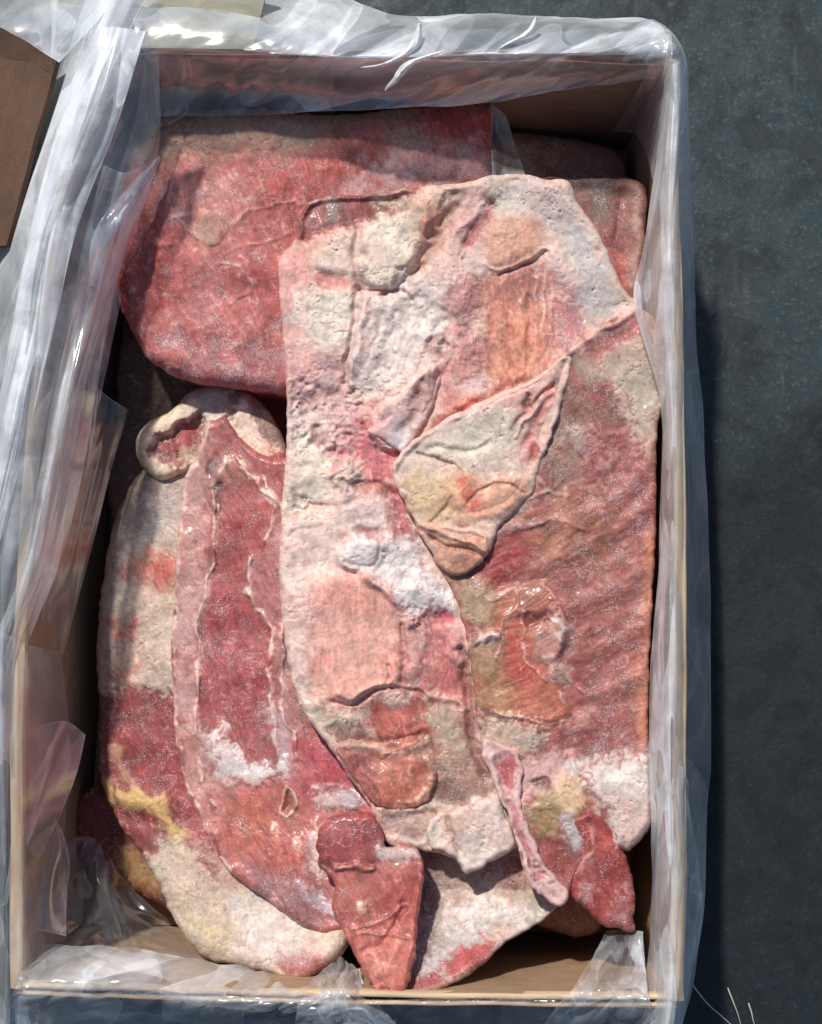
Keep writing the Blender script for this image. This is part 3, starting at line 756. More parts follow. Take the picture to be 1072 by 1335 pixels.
c.P([(385, 960), (440, 980), (480, 1040), (470, 1065), (410, 1040), (390, 1010)], (176, 72, 82), 8, 8, .9, frost=.5)
c.P([(372, 800), (382, 830), (385, 880), (372, 870)], (112, 76, 76), 4, 3, .9, -1.2, frost=.8)
c.P([(378, 885), (395, 900), (402, 940), (385, 950), (374, 925)], (146, 88, 80), 5, 5, .9, frost=.6)
for x, y, r in ((262, 1012, 9), (281, 1048, 4), (316, 1080, 4), (355, 1083, 7), (342, 1088, 4), (385, 1100, 9), (350, 1115, 6), (398, 870, 3), (262, 995, 6)):
    c.L([(x, y-r*.6), (x+r*.3, y+r*.6)], r*.45, (232, 196, 180), 1.5, 1.5, .95, 1.)
c.L([(376, 1025), (384, 1035), (385, 1052), (378, 1068), (366, 1060), (368, 1042), (376, 1026)], 2.2, (236, 204, 176), 1.4, .8, .95, 1.6)
c.P([(372, 1036), (380, 1034), (381, 1052), (373, 1056)], (96, 56, 50), 2, 1, .95, -1.5)
c.P([(410, 1028), (432, 1022), (452, 1030), (470, 1046), (468, 1058), (440, 1056), (418, 1046)], (214, 190, 184), 3, 4, .95, 1.)
c.P([(418, 1024), (446, 1028), (436, 1038), (420, 1036)], (140, 50, 58), 3, 3, .95, -1.)
c.P([(440, 1040), (462, 1030), (478, 1052), (450, 1058)], (168, 160, 170), 3, 3, .8)
c.P([(403, 1075), (414, 1070), (420, 1100), (424, 1130), (418, 1160), (405, 1140)], (226, 206, 200), 4, 4, .9, 1.2)
c.P([(405, 1100), (408, 1140), (420, 1165), (412, 1160), (395, 1130)], (120, 72, 74), 4, 3, .7)
c.P([(385, 1150), (400, 1158), (440, 1180), (458, 1195), (440, 1198), (410, 1185), (392, 1168)], (206, 198, 214), 4, 4, .85, .8, frost=.4)
c.P([(330, 1130), (390, 1150), (420, 1190), (400, 1205), (350, 1185)], (128, 86, 92), 10, 8, .7)
c.specks([(262, 820), (350, 820), (355, 980), (290, 970)], (224, 180, 178), 190, .5, 1.8, 31, .6, .2)
c.specks([(265, 1050), (400, 1040), (400, 1140), (320, 1130)], (216, 160, 146), 60, .8, 2.4, 32, .5, .3)
c.L([(330, 1160), (355, 1175), (380, 1192), (398, 1208)], 1.2, (196, 160, 156), 1.3, 1, .8, .6)
build_cut(c, [(266, 552), (258, 590), (242, 622), (236, 660), (230, 720), (228, 780), (223, 840), (226, 900), (229, 960), (241, 1020), (258, 1062), (275, 1097), (300, 1137), (345, 1170), (395, 1208), (440, 1215), (500, 1180), (520, 1100), (520, 1000), (470, 900), (420, 780), (420, 640), (400, 600), (350, 596), (315, 572), (296, 545), (280, 548)],
          lambda x, y: .105+.00006*(x-300)+.0000004*np.clip(y-940, 0, 400)**2*.6, .005, 9, .03, MEAT,
          "meat_cut", "long red strip with ragged whitish outlines running down left of the big pale slab", ragged=1.3)

# ---- brownish cut under the lower right
c = Canvas(630, 1120, 830, 1240, (150, 116, 100), .3, .25)
c.P([(640, 1150), (720, 1150), (740, 1185), (690, 1200), (660, 1190)], (146, 66, 64), 6, 6, .8)
build_cut(c, [(640, 1120), (760, 1120), (795, 1170), (785, 1205), (765, 1221), (735, 1218), (700, 1206), (660, 1210)], lambda x, y: .075, .012, 20, .006, MEAT,
          "meat_cut", "small brownish cut peeping out low between the red lobe and the grey cut")
# ---- grey-white cut bottom centre with red end
c = Canvas(480, 1060, 740, 1320, (182, 170, 158), .45, .3, .9)
c.P([(545, 1100), (575, 1100), (575, 1180), (560, 1260), (530, 1290), (545, 1200)], (110, 74, 76), 10, 6, .9, frost=.7)  # shadow beside the red tip, put into the colour
c.P([(570, 1110), (620, 1140), (600, 1170), (570, 1170)], (150, 134, 118), 8, 8, .8)
c.P([(600, 1175), (680, 1170), (700, 1195), (640, 1205), (590, 1215), (580, 1195)], (226, 222, 216), 9, 8, .85, 1.5, frost=.6)
c.P([(655, 1130), (700, 1150), (690, 1180), (660, 1165)], (162, 150, 122), 10, 8, .7)
c.P([(630, 1120), (700, 1110), (715, 1140), (670, 1150), (640, 1140)], (130, 62, 66), 7, 6, .8)
c.L([(560, 1270), (580, 1240), (600, 1225), (628, 1218)], 7, (190, 192, 206), 5, 7, .85, .6, frost=.75)
c.P([(640, 1210), (672, 1205), (660, 1222), (648, 1226)], (198, 170, 156), 4, 3, .8)
c.P([(580, 1262), (598, 1236), (622, 1222), (656, 1226), (636, 1250), (600, 1275), (540, 1300), (510, 1306), (540, 1285)], (168, 52, 56), 5, 5, .95, frost=.3, wet=.5)
c.P([(500, 1290), (540, 1275), (570, 1272), (540, 1300)], (140, 50, 52), 5, 4, .8)
c.specks([(550, 1130), (600, 1180), (590, 1230), (545, 1270)], (210, 206, 212), 120, .6, 2.2, 41, .6, .3)
c.L([(598, 1222), (625, 1220), (655, 1225)], 1.2, (222, 190, 186), 1.3, 1, .8, .6)
build_cut(c, [(490, 1080), (560, 1075), (640, 1080), (700, 1090), (735, 1140), (728, 1178), (704, 1202), (672, 1222), (655, 1232), (632, 1256), (600, 1278), (545, 1302), (508, 1307), (480, 1270), (490, 1180)],
          lambda x, y: .110+.00032*np.clip(y-1160, 0, 300)+.00006*np.clip(x-560, -50, 200), .005, 8, .006, MEAT,
          "meat_cut", "greyish cut at the bottom centre ending in a bright red wet edge", ragged=1.)

# ---- big pale slab
c = Canvas(355, 222, 880, 1150, (222, 188, 174), .35, .28, .8, .1, grain=1.5)
c.P([(358, 330), (395, 300), (400, 330), (420, 365), (400, 380), (398, 450), (405, 500), (360, 500)], (222, 168, 160), 12, 8, .9)
c.P([(372, 320), (430, 295), (420, 330), (395, 345)], (214, 150, 142), 8, 6, .6)
c.P([(405, 372), (440, 366), (462, 372), (468, 420), (455, 450), (420, 470), (395, 440), (390, 400)], (222, 214, 200), 12, 8, .9, 2., frost=.3)
c.P([(412, 362), (450, 356), (470, 362), (462, 376), (430, 382), (415, 376)], (196, 100, 88), 5, 4, .85, -.8)
c.L([(398, 362), (420, 360), (445, 370)], 5, (212, 140, 130), 4, 3, .7)
c.P([(415, 325), (455, 300), (470, 330), (468, 365), (430, 355), (412, 345)], (224, 206, 192), 5, 4, .9, 2.2)
c.P([(386, 262), (440, 252), (500, 248), (552, 238), (548, 262), (505, 284), (452, 296), (392, 318), (384, 290)], (128, 48, 48), 4, 3, 1, -3.2, frost=.3, wet=.5)
c.P([(425, 262), (448, 268), (440, 290), (420, 296)], (128, 120, 108), 4, 5, .9, -9. *0, frost=.8)
c.P([(400, 270), (425, 262), (418, 290), (396, 305)], (160, 96, 86), 4, 4, .8)
c.P([(490, 262), (530, 252), (530, 266), (500, 278)], (198, 186, 162), 5, 5, .8)
c.P([(475, 295), (520, 280), (560, 262), (555, 310), (525, 370), (490, 375), (470, 360), (478, 330)], (222, 210, 192), 5, 4, .9, 3.)
c.P([(540, 250), (600, 240), (600, 262), (570, 290), (555, 300), (545, 280)], (222, 196, 174), 6, 5, .9, 2.6)
c.P([(545, 285), (572, 270), (580, 290), (565, 310), (545, 320)], (192, 130, 104), 7, 5, .8, -.8)
# valley from ridge down to the crease
c.L([(595, 255), (580, 300), (560, 330), (540, 350), (520, 372), (505, 382)], 9, (150, 118, 100), 7, 4, .6, -3.4)
c.L([(468, 300), (464, 340), (470, 372)], 4, (176, 150, 138), 4, 3, .4, -2.)
c.L([(470, 378), (500, 379), (520, 378), (535, 390)], 1.8, (140, 110, 104), 2, 2, .7, -2.6)
c.L([(500, 388), (512, 382), (528, 370), (552, 345)], 2.2, (140, 110, 98), 2, 2, .6, -2.)
c.L([(468, 378), (466, 410), (462, 440), (455, 470), (450, 500)], 3.4, (176, 176, 186), 3, 2, .35, -3.2)
c.L([(478, 380), (476, 410), (470, 445), (462, 480), (452, 505)], 4, (236, 228, 228), 4, 2, .5, 1.8)
c.P([(480, 385), (600, 340), (640, 330), (615, 400), (590, 440), (560, 500), (500, 520), (450, 510), (462, 450)], (224, 212, 204), 10, 8, .9, 1., frost=.7, rough=1.0, crum=.8)
for k in range(7):
    x = 490+k*17
    c.L([(x+12, 400+k*6), (x+2, 440+k*4), (x-16, 480+k*3)], 1.6, None, 3, 4, 1, -.8)
c.P([(575, 345), (640, 250), (650, 300), (640, 360), (600, 380)], (210, 180, 170), 10, 10, .8, frost=.75, crum=.55)
c.P([(600, 262), (640, 240), (650, 262), (640, 300), (610, 320)], (206, 150, 148), 8, 8, .7, frost=.5)
c.L([(640, 262), (634, 285), (618, 305), (612, 318)], 7, (168, 84, 88), 4, 4, .9, -2.4)
c.L([(600, 300), (612, 290), (630, 270)], 3, (226, 196, 186), 3, 3, .7, 1.2)
c.P([(640, 238), (740, 235), (770, 290), (800, 345), (815, 395), (740, 430), (735, 330), (700, 300), (650, 300)], (196, 188, 182), 12, 10, .85, frost=.75, rough=1.0)
c.P([(640, 240), (670, 236), (668, 270), (645, 280)], (204, 196, 180), 6, 6, .7)
c.P([(640, 285), (700, 280), (708, 320), (690, 338), (652, 352), (634, 340), (630, 310)], (204, 158, 134), 5, 5, .95, .8, frost=.25, crum=0.)
c.L([(632, 345), (652, 354), (685, 342), (712, 326)], 1.7, (226, 192, 172), 2, 2, .8, 1.)
c.L([(650, 360), (685, 348), (712, 332)], 2, (130, 84, 76), 2, 2, .6, -1.8)
# brown-orange ribbed muscle window
c.P([(620, 365), (700, 345), (722, 345), (730, 400), (732, 450), (705, 490), (650, 520), (600, 560), (560, 590), (590, 520), (615, 470), (630, 420)], (198, 130, 110), 9, 8, .9, -1.2, frost=.45, rough=.5, crum=.1)
c.P([(640, 400), (700, 380), (700, 470), (660, 500), (640, 470)], (208, 146, 116), 14, 8, .8, frost=.2)
c.P([(640, 365), (715, 345), (715, 380), (640, 400)], (164, 96, 86), 10, 8, .7, frost=.5)
for x, a, b_, s in ((642, 410, 510, -1.2), (655, 400, 508, .9), (668, 395, 500, -1.), (684, 380, 492, 1.), (692, 385, 480, -.9), (702, 360, 470, .9)):
    c.L([(x, a), (x-2, (a+b_)/2), (x-1, b_)], 2., (176, 100, 78) if s < 0 else (226, 172, 136), 3, 2, .6, s)
for x, a, b_ in ((711, 360, 440), (721, 365, 432), (700, 362, 415)):
    c.L([(x, a), (x-1, (a+b_)/2), (x-3, b_)], 1.2, (236, 208, 192), 1.2, .8, .9, .9)
c.P([(722, 322), (735, 330), (733, 350), (716, 352), (712, 335)], (224, 204, 196), 4, 4, .8, 1.)
c.P([(733, 370), (765, 390), (760, 430), (730, 460), (724, 420)], (176, 88, 92), 8, 8, .85, frost=.85)
c.P([(740, 300), (775, 320), (800, 360), (790, 400), (760, 400), (745, 350)], (186, 188, 186), 10, 9, .8, frost=.8)
c.P([(590, 372), (620, 375), (625, 395), (612, 430), (640, 440), (640, 470), (610, 470), (590, 440), (580, 400)], (198, 126, 120), 8, 8, .8, frost=.6, crum=.8)
c.L([(572, 440), (560, 455), (575, 462), (582, 450)], 5, (170, 120, 108), 3, 5, .7, -2.)
# lower tangle
c.P([(372, 480), (440, 470), (470, 520), (520, 570), (515, 600), (480, 640), (420, 620), (372, 560)], (210, 158, 156), 14, 12, .8, frost=.8, rough=1.0, crum=.8)
c.specks([(372, 490), (440, 480), (480, 540), (470, 600), (380, 580)], (164, 92, 94), 150, .8, 3.4, 51, .6, -.8)
c.specks([(372, 490), (440, 480), (500, 560), (470, 640), (380, 600)], (240, 216, 208), 160, .8, 3.6, 52, .6, .9)
c.P([(455, 560), (500, 545), (530, 575), (525, 620), (520, 660), (490, 640), (460, 600)], (192, 98, 104), 9, 9, .9, -1.2, frost=.4)
c.P([(480, 560), (540, 500), (570, 478), (568, 510), (545, 560), (510, 590), (490, 575)], (216, 184, 178), 2.5, 3, .95, 4.2, frost=.4, crum=.3)
c.P([(515, 550), (535, 560), (520, 580), (500, 570)], (200, 206, 218), 6, 5, .8, frost=.5)
c.L([(562, 480), (558, 520), (540, 560), (528, 582)], 1.4, (232, 200, 186), 1.5, 1, .9, 1.4)
c.L([(556, 500), (545, 540), (530, 560)], 7, (150, 110, 100), 6, 3, .5, -2.6)
c.L([(475, 560), (490, 566), (500, 575), (515, 582)], 2.2, (130, 76, 76), 2, 2, .8, -2.)
c.P([(570, 475), (612, 470), (615, 500), (590, 530), (570, 520)], (206, 142, 134), 6, 6, .85, frost=.5)
c.P([(600, 500), (630, 490), (640, 505), (610, 520)], (214, 196, 196), 5, 5, .7, frost=.7)
c.L([(535, 590), (570, 560), (610, 535), (650, 515), (690, 497)], 5, (170, 70, 76), 5, 5, .85, -2.2, frost=.6)
c.P([(374, 540), (410, 545), (440, 600), (420, 650), (372, 650)], (222, 210, 204), 14, 10, .8, frost=.5)
c.P([(375, 590), (430, 590), (450, 640), (430, 665), (370, 680)], (226, 216, 196), 12, 10, .8, frost=.3, crum=.6)
c.P([(440, 600), (465, 605), (472, 625), (455, 640), (436, 636)], (222, 208, 192), 4, 5, .9, 2.6)
c.L([(462, 616), (468, 628), (456, 640), (450, 634)], 5, (136, 120, 104), 3, 4, .85, -1.6, frost=.8)
c.L([(412, 560), (410, 576), (418, 578)], 4.5, (150, 96, 92), 3, 3, .8, -2.)
c.L([(425, 590), (445, 588), (450, 598), (436, 612)], 4, (208, 110, 110), 3, 3, .8, -1.)
c.L([(425, 585), (450, 584), (458, 598), (444, 618), (424, 622)], 1.2, (240, 200, 194), 1.5, 2, .8, 1.2)
c.P([(500, 650), (520, 640), (540, 690), (548, 705), (530, 712), (505, 680)], (168, 70, 84), 5, 6, .9, -1.6, frost=.4)
c.P([(440, 655), (490, 645), (508, 655), (500, 700), (450, 705), (420, 680)], (228, 210, 204), 7, 8, .85, 1.4, frost=.6, crum=.55)
c.P([(460, 690), (495, 690), (500, 705), (470, 706)], (176, 104, 104), 4, 4, .85, -2.)
c.P([(365, 680), (440, 672), (450, 720), (470, 750), (400, 800), (364, 800)], (228, 206, 196), 14, 9, .9, frost=.25, crum=.1, rough=.5)
c.P([(455, 710), (490, 704), (505, 712), (495, 735), (475, 745), (452, 738), (448, 722)], (228, 226, 206), 4, 4, .95, 2.4, frost=.3)
c.L([(455, 735), (480, 738), (498, 726), (500, 708)], 1.8, (176, 160, 146), 2, 1, .5, -1.6)
c.P([(505, 708), (548, 704), (552, 735), (560, 760), (530, 765), (500, 745), (492, 728)], (196, 198, 196), 6, 5, .9, -1.4, frost=.5)
c.P([(470, 748), (500, 742), (525, 765), (560, 765), (588, 778), (592, 792), (560, 795), (542, 812), (530, 800), (515, 780), (492, 768)], (238, 234, 236), 4, 6, .95, 1.6, frost=.9)
c.specks([(495, 735), (560, 745), (590, 785), (540, 800), (500, 765)], (132, 138, 152), 120, .5, 1.7, 53, .6, -.5)
c.L([(452, 740), (480, 752), (500, 768), (515, 785)], 2.4, (240, 228, 214), 2, 1.5, .8, 1.)
c.P([(450, 706), (500, 702), (548, 706), (556, 745), (590, 770), (596, 800), (556, 800), (545, 820), (525, 800), (500, 775), (470, 752), (448, 735)], (232, 230, 228), 5, 6, .75, 2.2, frost=.95, rough=1.3)
c.specks([(500, 720), (550, 720), (590, 790), (530, 795)], (140, 146, 154), 70, .6, 2., 157, .6, -.6)
# smooth pink skin
c.P([(385, 760), (470, 750), (510, 775), (530, 810), (530, 890), (500, 905), (460, 918), (420, 920), (400, 880), (388, 820)], (222, 166, 150), 12, 6, .95, 3., frost=.25, wet=.2, rough=.5, crum=.05)
c.P([(440, 750), (480, 752), (520, 800), (520, 820), (450, 790)], (208, 142, 130), 12, 8, .5)
c.P([(418, 850), (432, 850), (430, 876), (416, 874)], (206, 122, 122), 5, 4, .6)
c.P([(366, 700), (405, 700), (400, 900), (430, 960), (400, 940), (372, 860)], (228, 204, 196), 8, 5, .7)
for x in (388, 402, 412):
    c.L([(x, 640), (x-1, 720), (x-2, 800), (x+2, 850)], 2.2, (206, 176, 166), 4, 2, .4, -.5)
c.L([(527, 815), (530, 850), (530, 880), (528, 892)], 3, (140, 76, 72), 3, 2, .8, -2.6)
c.L([(438, 918), (455, 921), (475, 915), (488, 904), (510, 899), (535, 902), (555, 906)], 1.8, (130, 76, 66), 2.5, 3, .75, -2.2)
c.L([(445, 906), (465, 912), (485, 898), (512, 892)], 3, (226, 186, 166), 3, 2, .6, 1.8)
c.L([(505, 895), (512, 880), (508, 870)], 1.8, (150, 100, 86), 2, 2, .6, -1.8)
c.P([(534, 800), (552, 796), (560, 820), (556, 860), (540, 890), (533, 880)], (204, 150, 142), 5, 4, .9, 1.)
c.L([(552, 815), (553, 845)], 2.4, (232, 200, 190), 3, 1, .7, .8)
c.P([(558, 795), (585, 795), (600, 850), (618, 900), (600, 930), (560, 905), (545, 890), (560, 850)], (176, 88, 84), 7, 7, .9, -.8, frost=.3, wet=.4)
c.P([(575, 795), (592, 800), (590, 815), (572, 815)], (186, 60, 90), 4, 4, .7)
c.P([(575, 818), (600, 818), (602, 840), (590, 850), (574, 832)], (222, 150, 144), 3, 4, .85, 1.2)
c.L([(580, 850), (592, 860), (600, 866)], 3.5, (228, 170, 158), 2.5, 3, .8, 1.4)
c.P([(395, 920), (430, 925), (480, 935), (478, 955), (450, 968), (428, 970), (400, 945)], (222, 208, 184), 6, 6, .95, .6, frost=.4)
c.P([(478, 930), (500, 908), (540, 908), (575, 918), (575, 960), (530, 970), (490, 962)], (170, 76, 60), 6, 6, .95, -.6, frost=.15, wet=.75)
c.P([(500, 910), (530, 906), (535, 920), (510, 922)], (228, 210, 188), 3.5, 3, .85, 1.2)
c.P([(525, 938), (545, 935), (545, 944), (528, 946)], (214, 130, 116), 3, 3, .8, .8)
c.P([(560, 925), (605, 925), (616, 960), (614, 1000), (590, 1010), (560, 1000), (555, 970)], (170, 156, 134), 6, 6, .9, .4, frost=.3)
c.P([(440, 975), (560, 960), (560, 1050), (520, 1060), (480, 1050), (455, 1010)], (170, 98, 84), 8, 8, .95, frost=.25, wet=.55)
c.L([(450, 972), (480, 975), (505, 985)], 5, (200, 160, 148), 4, 4, .7, 1.2)
c.L([(500, 985), (535, 975), (552, 965)], 4, (222, 166, 146), 3, 3, .8, 1.4)
c.L([(500, 970), (540, 962), (560, 958)], 3, (120, 56, 48), 3, 3, .7, -1.4)
c.P([(490, 1010), (540, 990), (562, 1005), (560, 1040), (530, 1052), (500, 1045)], (190, 110, 76), 8, 7, .8, 1., frost=.1, wet=.7)
c.L([(520, 1045), (548, 1042), (562, 1020)], 2, (226, 172, 136), 2, 2, .8, 1.)
c.P([(455, 985), (490, 990), (500, 1030), (470, 1020)], (158, 76, 76), 7, 6, .8)
c.P([(560, 1005), (630, 990), (650, 1050), (620, 1060), (570, 1055)], (150, 118, 104), 9, 8, .85, -.8, frost=.5)
c.P([(500, 1065), (560, 1062), (560, 1100), (530, 1105), (500, 1095)], (176, 156, 146), 7, 7, .85, frost=.6)
c.P([(570, 1060), (615, 1055), (620, 1090), (590, 1100), (570, 1085)], (202, 166, 142), 8, 7, .85, .8, frost=.5)
c.P([(610, 1050), (650, 1040), (662, 1110), (640, 1125), (608, 1136), (600, 1105), (615, 1085)], (226, 216, 206), 6, 7, .95, 1.4, frost=.75)
c.specks([(610, 1050), (650, 1040), (655, 1090), (620, 1090)], (90, 84, 96), 70, .5, 1.8, 54, .6, -.4)
c.L([(602, 1128), (612, 1134), (630, 1128), (655, 1112)], 1.6, (150, 84, 74), 1.5, 1, .7, -1.4)
c.L([(398, 930), (430, 970), (450, 1000), (470, 1030)], 2.2, (212, 184, 186), 2, 2.5, .7, .6, frost=.75)
c.specks([(400, 900), (440, 900), (520, 1060), (460, 1020)], (238, 212, 204), 60, .6, 2, 55, .5, .3)
# lower tangle of the slab
c.P([(430, 950), (470, 948), (500, 975), (470, 985), (445, 972)], (128, 72, 66), 4, 5, .8, -1.6)
c.P([(440, 985), (475, 992), (470, 1020), (452, 1008)], (136, 62, 66), 4, 5, .85, -1.2)
c.P([(545, 960), (562, 965), (560, 1000), (548, 985)], (112, 66, 56), 4, 4, .75, -1.6)
c.P([(480, 1030), (520, 1045), (505, 1060), (482, 1052)], (118, 66, 64), 4, 5, .8, -1.6)
c.P([(560, 1020), (600, 1030), (606, 1056), (572, 1052)], (116, 84, 76), 5, 6, .7, -1.2)
c.L([(500, 1056), (530, 1058), (560, 1050), (600, 1052)], 5, (208, 186, 170), 4, 5, .75, 1.8)
c.L([(498, 1100), (520, 1096), (545, 1100), (562, 1092)], 4, (222, 208, 200), 3, 4, .8, 1.2, frost=.8)
c.L([(566, 1060), (572, 1085), (590, 1102), (600, 1112)], 3, (110, 72, 66), 3, 3, .7, -1.8)
c.L([(560, 905), (590, 915), (612, 925)], 2.6, (226, 184, 170), 2.5, 3, .8, 1.6)
c.L([(602, 850), (612, 900), (616, 940), (624, 985), (634, 1015)], 5, (108, 58, 52), 4, 3, .7, -2.4)
c.P([(600, 915), (612, 925), (612, 960), (596, 940)], (150, 86, 76), 5, 5, .7)
c.L([(440, 985), (462, 1000), (484, 1030), (494, 1050)], 3, (150, 92, 92), 3, 3, .7, -1.4)
c.L([(520, 700), (545, 712), (552, 740)], 3, (150, 96, 96), 3, 3, .6, -1.8)
c.L([(470, 640), (500, 632), (512, 648)], 4, (166, 100, 96), 3, 5, .7, -2.)
c.L([(380, 640), (410, 660), (440, 662), (470, 650)], 3, (200, 160, 150), 3, 5, .6, -1.2)
c.L([(378, 700), (392, 690), (420, 686)], 2, (206, 168, 158), 2, 4, .6, -.8)
for x, y in ((404, 403), (414, 452), (412, 330), (541, 402), (436, 520)):
    c.L([(x, y), (x+1, y+2)], 1.6, (120, 84, 74), 1.5, 1, .7, -.6)
c.folds(640, 380, 730, 500, .02, 1, .35, 11, 14)
build_cut(c, [(363, 346), (372, 328), (388, 306), (391, 282), (402, 264), (428, 256), (470, 254), (505, 251), (546, 243), (600, 239), (645, 229), (680, 227), (712, 234), (741, 236), (752, 262), (776, 296), (798, 342), (816, 380), (838, 402), (838, 470), (780, 620), (740, 800), (720, 960), (700, 1080), (668, 1108), (636, 1126), (607, 1138), (588, 1118), (548, 1108), (505, 1100), (482, 1052), (452, 1008), (428, 972), (398, 932), (382, 890), (371, 830), (364, 745), (369, 640), (374, 550), (371, 460), (366, 400)],
          lambda x, y: .137+.00001*(x-500)-.00002*np.clip(y-900, 0, 400), .0045, 7, .05, MEAT,
          "meat_cut", "big pale fat-covered slab in the middle, its left edge straight from top to bottom", ragged=1.2)

# ---- red folded tip
c = Canvas(400, 1050, 565, 1320, (166, 82, 76), .25, .7, .4)
c.P([(415, 1085), (440, 1062), (480, 1062), (500, 1090), (495, 1120), (440, 1128), (420, 1120)], (140, 56, 60), 6, 5, .95, 1., frost=.35)
c.L([(415, 1120), (410, 1130), (432, 1132)], 5, (90, 44, 48), 4, 3, .8, -2.5)
c.L([(440, 1131), (460, 1132), (485, 1131)], 3.4, (226, 164, 152), 1.6, 1, .9, 2.)
c.P([(440, 1140), (500, 1125), (548, 1120), (545, 1160), (500, 1200), (445, 1195), (432, 1170)], (162, 84, 74), 8, 6, .9)
c.P([(495, 1105), (530, 1100), (548, 1112), (545, 1125), (520, 1116), (500, 1122)], (206, 186, 180), 4, 5, .85, .8, frost=.7)
c.L([(548, 1115), (550, 1150), (540, 1190), (540, 1230), (528, 1285)], 2.4, (206, 120, 112), 2, 1.5, .8, 1.2)
c.P([(463, 1178), (478, 1180), (480, 1190), (466, 1188)], (226, 190, 172), 2, 2, .9, .8)
c.P([(500, 1180), (545, 1150), (542, 1220), (520, 1210), (505, 1200)], (170, 72, 68), 8, 5, .8)
c.L([(460, 1215), (490, 1205), (520, 1188), (530, 1180)], 2, (214, 140, 126), 2, 2, .8, 1.2)
c.L([(465, 1220), (500, 1218), (530, 1222)], 2, (220, 150, 138), 2, 2, .7, 1.)
c.L([(478, 1240), (500, 1228), (525, 1190), (528, 1178)], 2.6, (120, 50, 46), 2.5, 2, .6, -1.6)
c.P([(455, 1215), (540, 1215), (535, 1270), (510, 1300), (485, 1285), (465, 1240)], (198, 116, 100), 8, 6, .8)
c.L([(482, 1240), (495, 1255), (488, 1275)], 3, (228, 162, 142), 3, 2, .7, 1.2)
c.L([(500, 1270), (515, 1245), (520, 1230)], 4, (216, 146, 126), 4, 2, .6, 1.)
c.P([(496, 1288), (508, 1288), (508, 1296), (497, 1296)], (130, 40, 42), 2.5, 2, .9, -1.2)
build_cut(c, [(413, 1092), (424, 1070), (445, 1061), (478, 1060), (497, 1078), (503, 1104), (530, 1101), (549, 1113), (552, 1145), (545, 1200), (541, 1250), (529, 1290), (506, 1302), (486, 1288), (467, 1254), (447, 1214), (433, 1184), (436, 1150), (418, 1130)],
          lambda x, y: .150+.00007*np.clip(y-1180, -200, 200)+.00003*(x-480), .004, 6, .07, MEAT,
          "meat_cut", "folded wet red tip pointing down at the bottom centre", ragged=2.)

# ---- right flank with the oblique fold
c = Canvas(505, 395, 885, 1185, (152, 86, 80), .36, .3, .7, .05, grain=-.5)
c.P([(500, 592), (560, 552), (640, 515), (700, 492), (740, 460), (725, 520), (705, 570), (690, 610), (675, 645), (650, 665), (610, 680), (560, 680), (520, 650)], None, 11, 4, 1, 3.6)
c.P([(515, 592), (560, 552), (640, 515), (700, 492), (740, 460), (735, 520), (720, 570), (705, 620), (690, 660), (660, 680), (620, 690), (560, 690), (530, 650)], (214, 192, 176), 5, 5, 1, .3, frost=.3, crum=.3)
c.P([(560, 560), (660, 520), (680, 560), (640, 610), (580, 600)], (206, 202, 186), 10, 7, .85, frost=.4)
c.P([(525, 625), (580, 615), (620, 625), (600, 670), (570, 690), (540, 665)], (208, 176, 130), 9, 7, .85, 1.4)
c.P([(590, 640), (620, 620), (660, 625), (690, 630), (670, 665), (630, 680), (600, 680)], (222, 166, 134), 6, 5, .85, 1.6)
c.P([(598, 630), (610, 628), (622, 650), (632, 668), (618, 674), (606, 650)], (206, 88, 64), 5, 4, .9, -.8)
c.P([(660, 520), (700, 495), (735, 475), (720, 540), (700, 600), (680, 600), (680, 550)], (216, 166, 156), 8, 6, .85)
c.L([(690, 580), (700, 550), (715, 520), (722, 505)], 4, (196, 100, 88), 4, 3, .7, -1.6)
c.L([(668, 562), (680, 545), (700, 522), (725, 500)], 1.5, (150, 96, 90), 1.6, 1.5, .8, -1.8)
c.L([(672, 570), (684, 552), (704, 530), (722, 512)], 1.5, (236, 206, 194), 1.6, 1.5, .7, 1.2)
c.L([(690, 516), (688, 527), (685, 530)], 3, (110, 44, 48), 1.6, 1, .95, -2.)
c.L([(700, 585), (696, 600)], 3.4, (146, 50, 56), 2.5, 2, .9, -1.6)
c.L([(512, 610), (530, 585), (570, 555), (610, 535), (650, 517), (700, 494), (745, 455), (790, 425), (825, 408)], 4.2, (226, 186, 178), 3, 3.5, .9, 2.4, frost=.5)
c.L([(545, 590), (575, 600), (596, 612), (606, 618)], 1.7, (170, 152, 130), 2, 1.5, .7, -2.2)
c.L([(560, 585), (610, 590), (640, 580)], 2.4, None, 4, 3, 1, -1.8)
c.L([(590, 650), (575, 670), (562, 680)], 1.6, (150, 110, 80), 2, 1.5, .8, -2.2)
c.L([(610, 655), (640, 635), (660, 632), (685, 645)], 1.4, (160, 112, 90), 1.8, 2, .7, -1.8)
c.L([(525, 645), (545, 680), (580, 697), (620, 712), (640, 722)], 2.2, (206, 150, 124), 2, 2, .8, 2.)
c.P([(540, 685), (600, 695), (640, 715), (625, 745), (595, 755), (570, 735), (555, 710)], (206, 156, 132), 5, 5, .95, 1.)
c.L([(545, 690), (580, 712), (620, 722), (632, 728)], 1.8, (130, 78, 64), 2, 2, .8, -2.4)
c.L([(575, 690), (610, 692), (635, 702), (638, 720)], 1.6, (226, 172, 148), 2, 1.5, .8, 1.8)
c.P([(590, 735), (612, 728), (625, 740), (615, 756), (596, 752)], (134, 90, 56), 5, 5, .8, -1.)
